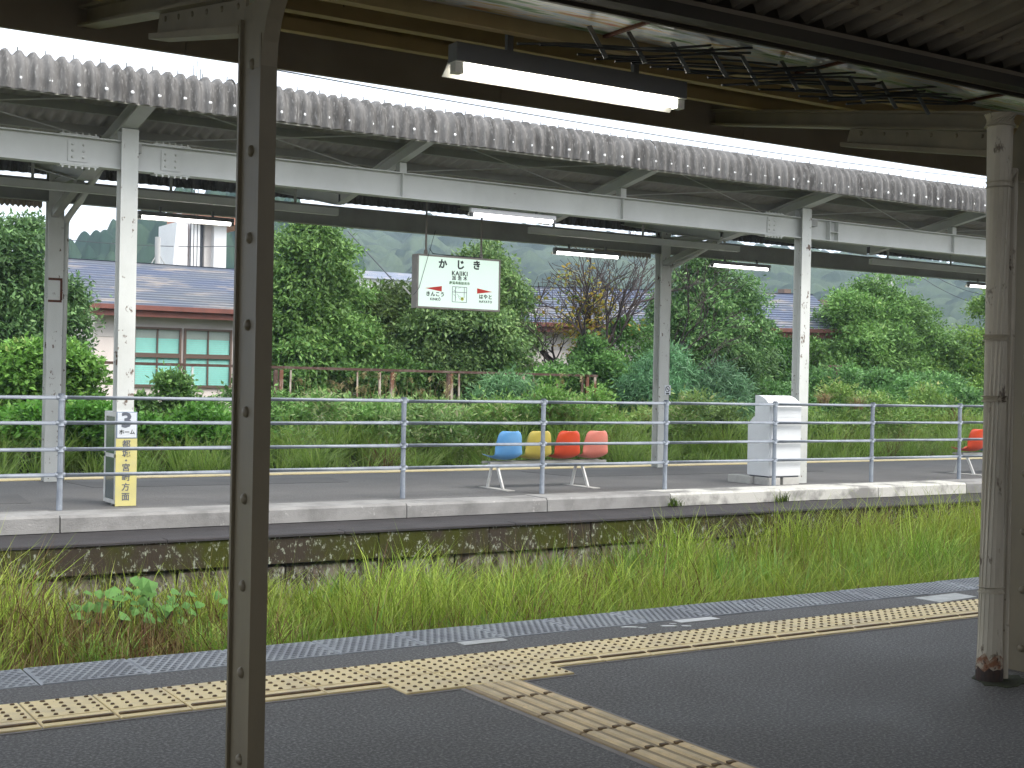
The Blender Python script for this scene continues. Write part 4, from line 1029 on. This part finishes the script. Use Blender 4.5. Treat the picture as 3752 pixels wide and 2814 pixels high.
# small weeds in the coping joints
for (x, y, lab) in ((10.70, 13.04, 'small weed sprouting at the coping foot left of the white cabinet'), (12.53, 13.04, 'small weed sprouting at the coping foot below the white cabinet')):
    n = 60; b0 = np.stack([x+RNG.normal(0, .06, n), y+RNG.normal(0, .02, n), np.full(n, -.15)], 1)
    addb(b0, RNG.uniform(.05, .16, n), RNG.uniform(.03, .12, n), np.full(n, .012), RNG.uniform(0, 6.28, n), RNG.uniform(0, .3, n), pal(n, [(.07,.12,.02),(.1,.15,.03)], .2)); flush('weed', M['grass'], label=lab, cat='weed', group='weeds at the coping')

# broad-leaved plant by the old wall
LP = empty('broadleaf_plant', (3.15, 10.6, -.86), label='broad heart-leaved green plant growing against the mossy wall', cat='plant')
lm = MB(); pts = [(0,0),(.35,.22),(.62,.42),(.50,.78),(.22,1.0),(0,1.25),(-.22,1.0),(-.50,.78),(-.62,.42),(-.35,.22)]
lm.add([(p[0]*.1, p[1]*.1-.02, -.03*abs(p[0])) for p in pts]+[(0, .04, .008)], [(i, (i+1) % 10, 10) for i in range(10)])
lme = lm.mesh('leaf'); LM = mat('broad_leaf', (.10,.215,.05), .55, c2=(.07,.16,.04), scale=9, spec=.15); 
for k in range(64):
    u = random.gauss(0, .30); v = random.uniform(-.25, .3); z = .32+.30*random.random()-abs(u)*.25
    o = link('leaf', lme, LM, LP, (u*1.05, v, max(.12, z)))
    s = random.uniform(.55, 1.05); o.scale = (s, s, s); o.rotation_euler = (random.uniform(-1.0, -.3), random.uniform(-.4, .4), random.uniform(2.3, 4.0))
b = MB()
for k in range(12):
    u = random.gauss(0, .25); b.tube([(u*.3, 0, 0), (u*.8, -.02, .3), (u, -.05, .5)], [.006, .005, .003], 5)
b.build('stem', M['twig'], LP)

# ------------------------------------------------------------------ trees
def leaves(cent, nrm, n_per, rad, ln, wd, cols_, droop=.5, jit=.22):
    n = len(cent)*n_per; c = np.repeat(cent, n_per, 0); nn = np.repeat(nrm, n_per, 0)
    p = c+RNG.normal(0, 1, (n, 3))*rad*np.array([1, 1, .7])
    d = nn*.7+RNG.normal(0, .55, (n, 3)); d[:, 2] -= droop; d /= np.linalg.norm(d, axis=1)[:, None]
    q = nn*.35+RNG.normal(0, .5, (n, 3)); q[:, 2] += .75; s = np.cross(d, q); s /= np.linalg.norm(s, axis=1)[:, None]+1e-9
    sz = RNG.uniform(.5, 1.5, n)[:, None]; L_ = ln*sz; W_ = wd*sz*RNG.uniform(.7, 1.15, n)[:, None]
    V = np.stack([p, p+d*L_*.45+s*W_*.5, p+d*L_, p+d*L_*.45-s*W_*.5], 1).reshape(-1, 3)
    cc = np.repeat(cols_, n_per, 0)*(1+RNG.uniform(-jit, jit, (n, 1))); C = np.repeat(cc, 4, 0)
    return V, C
GREEN = [(.042,.072,.024),(.060,.092,.030),(.082,.118,.040)]
def tree(label, Y, lobes, spray, n_per, ln=.105, wd=.046, cols=GREEN, rad=.13, name='tree', gz=None, droop=.5, trunk=True, group='trees beyond the platform', cat='tree', dens=1.0):
    """lobes: (dx, dy, r_display_px, depth offset)"""
    lb = []
    for (u, v, r, dy) in lobes:
        p = at(u, v, Y+dy); q = at(u+r, v, Y+dy); lb.append((np.array(p), (q-p).length))
    bx = np.mean([l[0][0] for l in lb]); g0 = 0.0 if gz is None else gz
    E_ = empty(name, (bx, Y, g0), label=label, cat=cat, group=group)
    org = np.array([bx, Y, g0])
    areas = np.array([r*r for _, r in lb]); cnt = (areas/areas.sum()*spray*1.6).astype(int)
    CE = []; NR = []; CO = []; tint = np.array([RNG.uniform(.74, 1.0), RNG.uniform(.92, 1.08), RNG.uniform(.75, 1.15)])
    for (c, r), k in zip(lb, cnt):
        nc = max(5, int(k/26)); kk = 26
        d0 = RNG.normal(0, 1, (nc, 3)); d0[:, 2] += .15; d0 /= np.linalg.norm(d0, axis=1)[:, None]
        bmp = np.array([noise.noise((x*2.3+c[0], y*2.3, z*2.3+c[2])) for x, y, z in d0])
        cc0 = c+d0*(r*(.80+.42*bmp)*(1-RNG.random(nc)**3*.5))[:, None]*np.array([1, .85, 1.0])
        cr = r*.10+.15*RNG.uniform(.45, 1.7, nc)
        dd = RNG.normal(0, 1, (nc*kk, 3)); dd[:, 2] = np.abs(dd[:, 2])*1.1-.25; dd += np.repeat(d0, kk, 0)*.7; dd /= np.linalg.norm(dd, axis=1)[:, None]
        P_ = np.repeat(cc0, kk, 0)+dd*np.repeat(cr, kk)[:, None]*RNG.uniform(.75, 1.08, (nc*kk, 1))*np.array([1.1, 1.1, .75])
        d = dd
        ok = (P_[:, 2] > g0+.1) & (np.array([noise.noise((p[0]*1.6, p[1]*1.6, p[2]*1.6)) for p in P_]) > -.5)
        P_ = P_[ok]; d = d[ok]; 
        base_ = np.array(cols)[RNG.integers(0, len(cols), len(P_))]
        hue = np.array([noise.noise((p[0]*.8, p[1]*.8, p[2]*.8+7)) for p in P_])
        base_ = 2.2*base_*tint*(1+.5*hue[:, None])*np.where(RNG.random((len(P_), 1)) < .12, 1.5, 1.0)*np.array([1+.0, 1, 1]); CE.append(P_); NR.append(d); CO.append(base_)
    CE = np.concatenate(CE)-org; NR = np.concatenate(NR); CO = np.clip(np.concatenate(CO), .01, .42)
    V, C = leaves(CE, NR, n_per+2, rad, ln, wd, CO, droop)
    n = len(V)//4
    npmesh('crown', V, np.arange(4*n), np.full(n, 4), M['leaf'], parent=E_, colors=C)
    if trunk:
        b = MB(); top = lb[0][0]-org
        b.tube([(0, 0, -.2), (.05, .02, top[2]*.35), (top[0]*.5, top[1]*.5, top[2]*.7), tuple(top)], [.16, .13, .09, .03], 8)
        for (c, r) in lb[1:]:
            q = c-org; b.tube([(0.02, 0, max(.3, q[2]*.35)), tuple(q*.6+np.array([0, 0, .1])), tuple(q)], [.08, .05, .02], 6)
        b.build('trunk', M['bark'], E_, smooth=True)
    return E_
tree('dense drooping-leaved tree at the far left edge', 25.5, [(10,560,80,0),(-60,650,110,0),(80,640,85,-.2),(20,740,110,-.4),(112,745,56,-.4),(-30,840,110,-.6),(85,830,75,-.8),(160,705,20,-.5),(148,660,24,0),(40,500,40,0)], 5200, 7)
tree('tall rounded tree right behind the riveted near post', 26, [(665,575,78,0),(635,650,62,-.2),(720,660,65,-.1),(660,730,80,-.5),(600,720,36,0),(740,750,70,-.6),(690,525,42,0),(655,800,70,-.8)], 5200, 7)
tree('low dark bush between the tall tree and the name sign', 26.6, [(830,690,62,0),(800,760,70,-.4),(880,740,75,-.2),(850,810,70,-.6),(790,640,26,0),(870,650,30,0)], 3000, 7, cols=[(.036,.062,.020),(.050,.080,.026)])
tree('broad tree directly behind the station name sign', 25.6, [(1040,610,68,0),(985,650,70,0),(1090,660,48,-.1),(1010,730,95,-.5),(930,760,80,-.6),(1100,750,50,-.3),(1060,800,75,-.7),(960,830,70,-.8),(1040,560,32,0)], 5200, 7)
tree('rounded tree right of the slender back post', 25.5, [(1530,625,62,0),(1480,680,60,0),(1580,690,60,-.1),(1530,745,85,-.5),(1600,770,52,-.4),(1470,770,55,-.4),(1560,830,75,-.8),(1500,600,30,0)], 4600, 7, cols=[(.046,.075,.024),(.066,.098,.030),(.088,.125,.040)])
tree('large conical leafy tree right of the white cabinet', 26.5, [(1915,640,42,0),(1900,690,66,0),(1840,735,70,-.2),(1965,740,65,-.2),(1880,790,95,-.6),(1990,810,70,-.5),(1800,800,60,-.5),(1825,655,18,0),(1935,860,80,-.9),(2040,780,45,0),(1860,700,40,-.2)], 6400, 7, cols=[(.055,.085,.026),(.075,.108,.034),(.098,.135,.044)], droop=.25)
tree('dark shrub between the round tree and right canopy post', 27.2, [(1670,770,42,0),(1650,830,55,-.3),(1700,820,50,-.2),(1730,780,40,0)], 1500, 7, cols=[(.03,.065,.015),(.042,.085,.018)])
tree('yellowish thicket at right beside the near downpipe', 25.6, [(2060,830,60,0),(2110,760,45,0),(2130,690,30,.3),(2120,840,60,0),(2140,640,22,.3),(2020,860,50,-.3)], 2200, 7, cols=[(.06,.10,.02),(.085,.125,.025),(.05,.09,.02)], name='thicket', cat='shrub')
SH = [(.072,.112,.030),(.095,.140,.040),(.055,.09,.026)]
def shrub(label, Y, lobes, spray, cols=SH, ln=.09, wd=.05, rad=.09, droop=.2, n_per=7):
    return tree(label, Y, lobes, spray, n_per, ln, wd, cols, rad, 'shrub', -.2, droop, False, 'shrubs behind the far platform', 'shrub')
shrub('leafy vine heap over the fence at far left', 22.8, [(40,800,55,0),(120,790,45,0),(165,795,26,0),(178,835,22,0),(115,850,42,0),(30,880,55,0),(170,872,24,0)], 2200)
shrub('vine-covered bush under the house windows', 23.0, [(380,832,8,0),(380,855,12,0),(385,885,18,0),(440,885,16,0),(310,885,12,0),(455,920,28,0),(380,930,34,0),(310,930,30,0)], 1300)
shrub('tangled weeds at the foot of the left posts', 21.0, [(60,930,50,0),(180,930,55,0),(330,960,50,0),(440,950,55,0),(250,950,45,0)], 1900, cols=[(.06,.12,.02),(.09,.16,.03)])
shrub('low thicket below the bare tree', 24.2, [(1300,790,48,0),(1240,830,50,0),(1330,850,55,0),(1390,800,40,0),(1200,850,45,0),(1370,730,35,.6),(1150,850,40,0)], 2600)
TEAL = [(.060,.115,.065),(.078,.138,.080),(.050,.095,.050)]
shrub('feathery bluish bush left of the slender back post', 22.6, [(1440,790,20,0),(1410,815,26,.2),(1395,860,38,0),(1470,805,22,-.2),(1490,840,30,.2),(1450,885,42,0),(1425,840,24,-.3)], 1700, TEAL, .14, .022, .12, .45, 9)
shrub('feathery bluish bush right of the slender back post', 22.4, [(1545,825,20,0),(1520,850,24,.2),(1570,850,22,-.1),(1510,885,36,0),(1565,885,34,0)], 1100, TEAL, .14, .022, .12, .45, 9)
shrub('feathery bluish bush in front of the rusty fence', 22.8, [(1095,840,20,0),(1070,862,22,.1),(1125,865,18,0),(1060,890,30,0),(1110,893,30,0)], 900, TEAL, .14, .022, .12, .45, 9)
shrub('leafy undergrowth below the conical tree', 23.2, [(1780,870,55,0),(1870,880,60,0),(1960,880,55,0),(2050,890,55,0),(1690,880,40,0)], 2400)
shrub('dark undergrowth along the fence', 24.4, [(650,850,55,0),(760,850,60,0),(870,850,55,0),(970,860,55,0),(560,870,55,0),(1070,840,45,0),(1590,880,50,0)], 2600, cols=[(.035,.075,.018),(.05,.095,.022)])

WD = [(.115,.175,.045),(.155,.220,.065),(.085,.135,.036)]
for (lab, u0, u1, top) in (('waist-high weeds between the riveted post and the second railing post', 560, 830, 930), ('leafy weeds left of the blue seat behind the railing', 850, 1040, 915),
                          ('leafy weeds rising behind the coloured seats', 1060, 1330, 905), ('weeds on both sides of the slender back post', 1350, 1620, 915),
                          ('weeds right of the white cabinet behind the railing', 1750, 1930, 905), ('weeds behind the last railing posts at right', 1940, 2130, 900)):
    lob = [(u+RNG.uniform(-12, 12), top+RNG.uniform(-45, 60), RNG.uniform(9, 27), RNG.uniform(-.5, 1.2)) for u in np.arange(u0, u1, 25)]
    shrub(lab, 21.0, lob, int((u1-u0)*2.8), WD, .10, .034, .13, .15)
# bare tree with yellow leaves
BT = empty('bare_tree', (at(1268, 800, 25).x, 25, 0), label='nearly bare dark-branched tree with a few yellow leaves', cat='tree')
bt = MB(); tips = []
def branch(p, d, ln, r, lev):
    pts = [p]; q = Vector(p); dd = Vector(d); n = 4
    for i in range(n):
        dd = (dd+Vector((random.gauss(0, .12), random.gauss(0, .12), random.gauss(.03, .08)))).normalized(); q = q+dd*ln/n; pts.append(q.copy())
    bt.tube(pts, [max(.006, 1.5*r*(1-.45*i/n)) for i in range(n+1)], 5 if lev < 2 else 4, cap=False)
    if lev >= 5: tips.append((pts[-1], dd)); return
    tips.append((pts[-1], dd))
    for k in range(random.choice((2, 3, 3)) if lev else 3):
        i = random.randint(2, n); ax_ = Vector((random.gauss(0, 1), random.gauss(0, 1), random.gauss(0, .5))).normalized()
        nd = (dd+ax_*random.uniform(.45, .8)).normalized(); branch(pts[i], nd, ln*random.uniform(.6, .82), r*.55, lev+1)
for (dx, dz, ln, r) in ((-.95, .85, 1.5, .075), (-.45, 1, 1.6, .07), (.05, 1, 1.5, .09), (.45, .9, 1.6, .065), (.95, .8, 1.6, .06), (-1.2, .45, 1.3, .05), (1.1, .45, 1.2, .05), (-.7, 1.0, 1.4, .05), (.7, 1.1, 1.4, .05)):
    branch(Vector((random.uniform(-.25, .25), random.uniform(-.2, .2), .15)), Vector((dx, random.uniform(-.35, .35), dz)).normalized(), ln*1.18, r, 0)
bt.tube([(0, 0, -.3), (.02, 0, .2), (0, 0, .5)], [.15, .13, .1], 8); bt.build('trunk', M['twig'], BT)
cc = []; nn_ = []
for (u, v, r, k) in ((1235, 600, 22, 26), (1245, 655, 26, 40), (1280, 665, 26, 60), (1262, 700, 24, 60), (1240, 720, 20, 36), (1300, 640, 30, 24), (1200, 690, 24, 14), (1255, 760, 26, 46), (1180, 640, 40, 8), (1330, 690, 30, 16), (1285, 740, 26, 24)):
    p = at(u, v, 25)-BT.location; s = (at(u+r, v, 25)-at(u, v, 25)).length
    for i in range(k):
        cc.append((p.x+random.gauss(0, .5)*s, random.gauss(0, .3), p.z+random.gauss(0, .5)*s)); nn_.append((random.gauss(0, 1), random.gauss(0, 1), .3))
V, C = leaves(np.array(cc), np.array(nn_), 5, .09, .10, .055, np.array([[(.30,.24,.03),(.24,.24,.04),(.14,.2,.04),(.36,.25,.03)][random.randint(0, 3)] for _ in cc]), .3)
n = len(V)//4; npmesh('crown', V, np.arange(4*n), np.full(n, 4), M['leaf'], parent=BT, colors=C)

# ================================================================== unseen wall added behind the viewer to cut rear light, and haze
sw_ = MB(); sw_.box(-12, 30, -4.9, -4.5, -.95, 3.6); sw_.build('light_block_wall', M['wall_grey'], kind='structure')
hz = MB(); hz.box(-640, 1000, -60, 1000, -3.0, 130)
HM = bpy.data.materials.new('haze'); HM.use_nodes = True; n = HM.node_tree.nodes; n.remove(n['Principled BSDF'])
pv = n.new('ShaderNodeVolumePrincipled'); pv.inputs['Color'].default_value = (.66, .81, 1.0, 1); pv.inputs['Density'].default_value = .00075; pv.inputs['Anisotropy'].default_value = .0
HM.node_tree.links.new(pv.outputs[0], n['Material Output'].inputs['Volume'])
hz.build('haze', HM, kind='stuff')
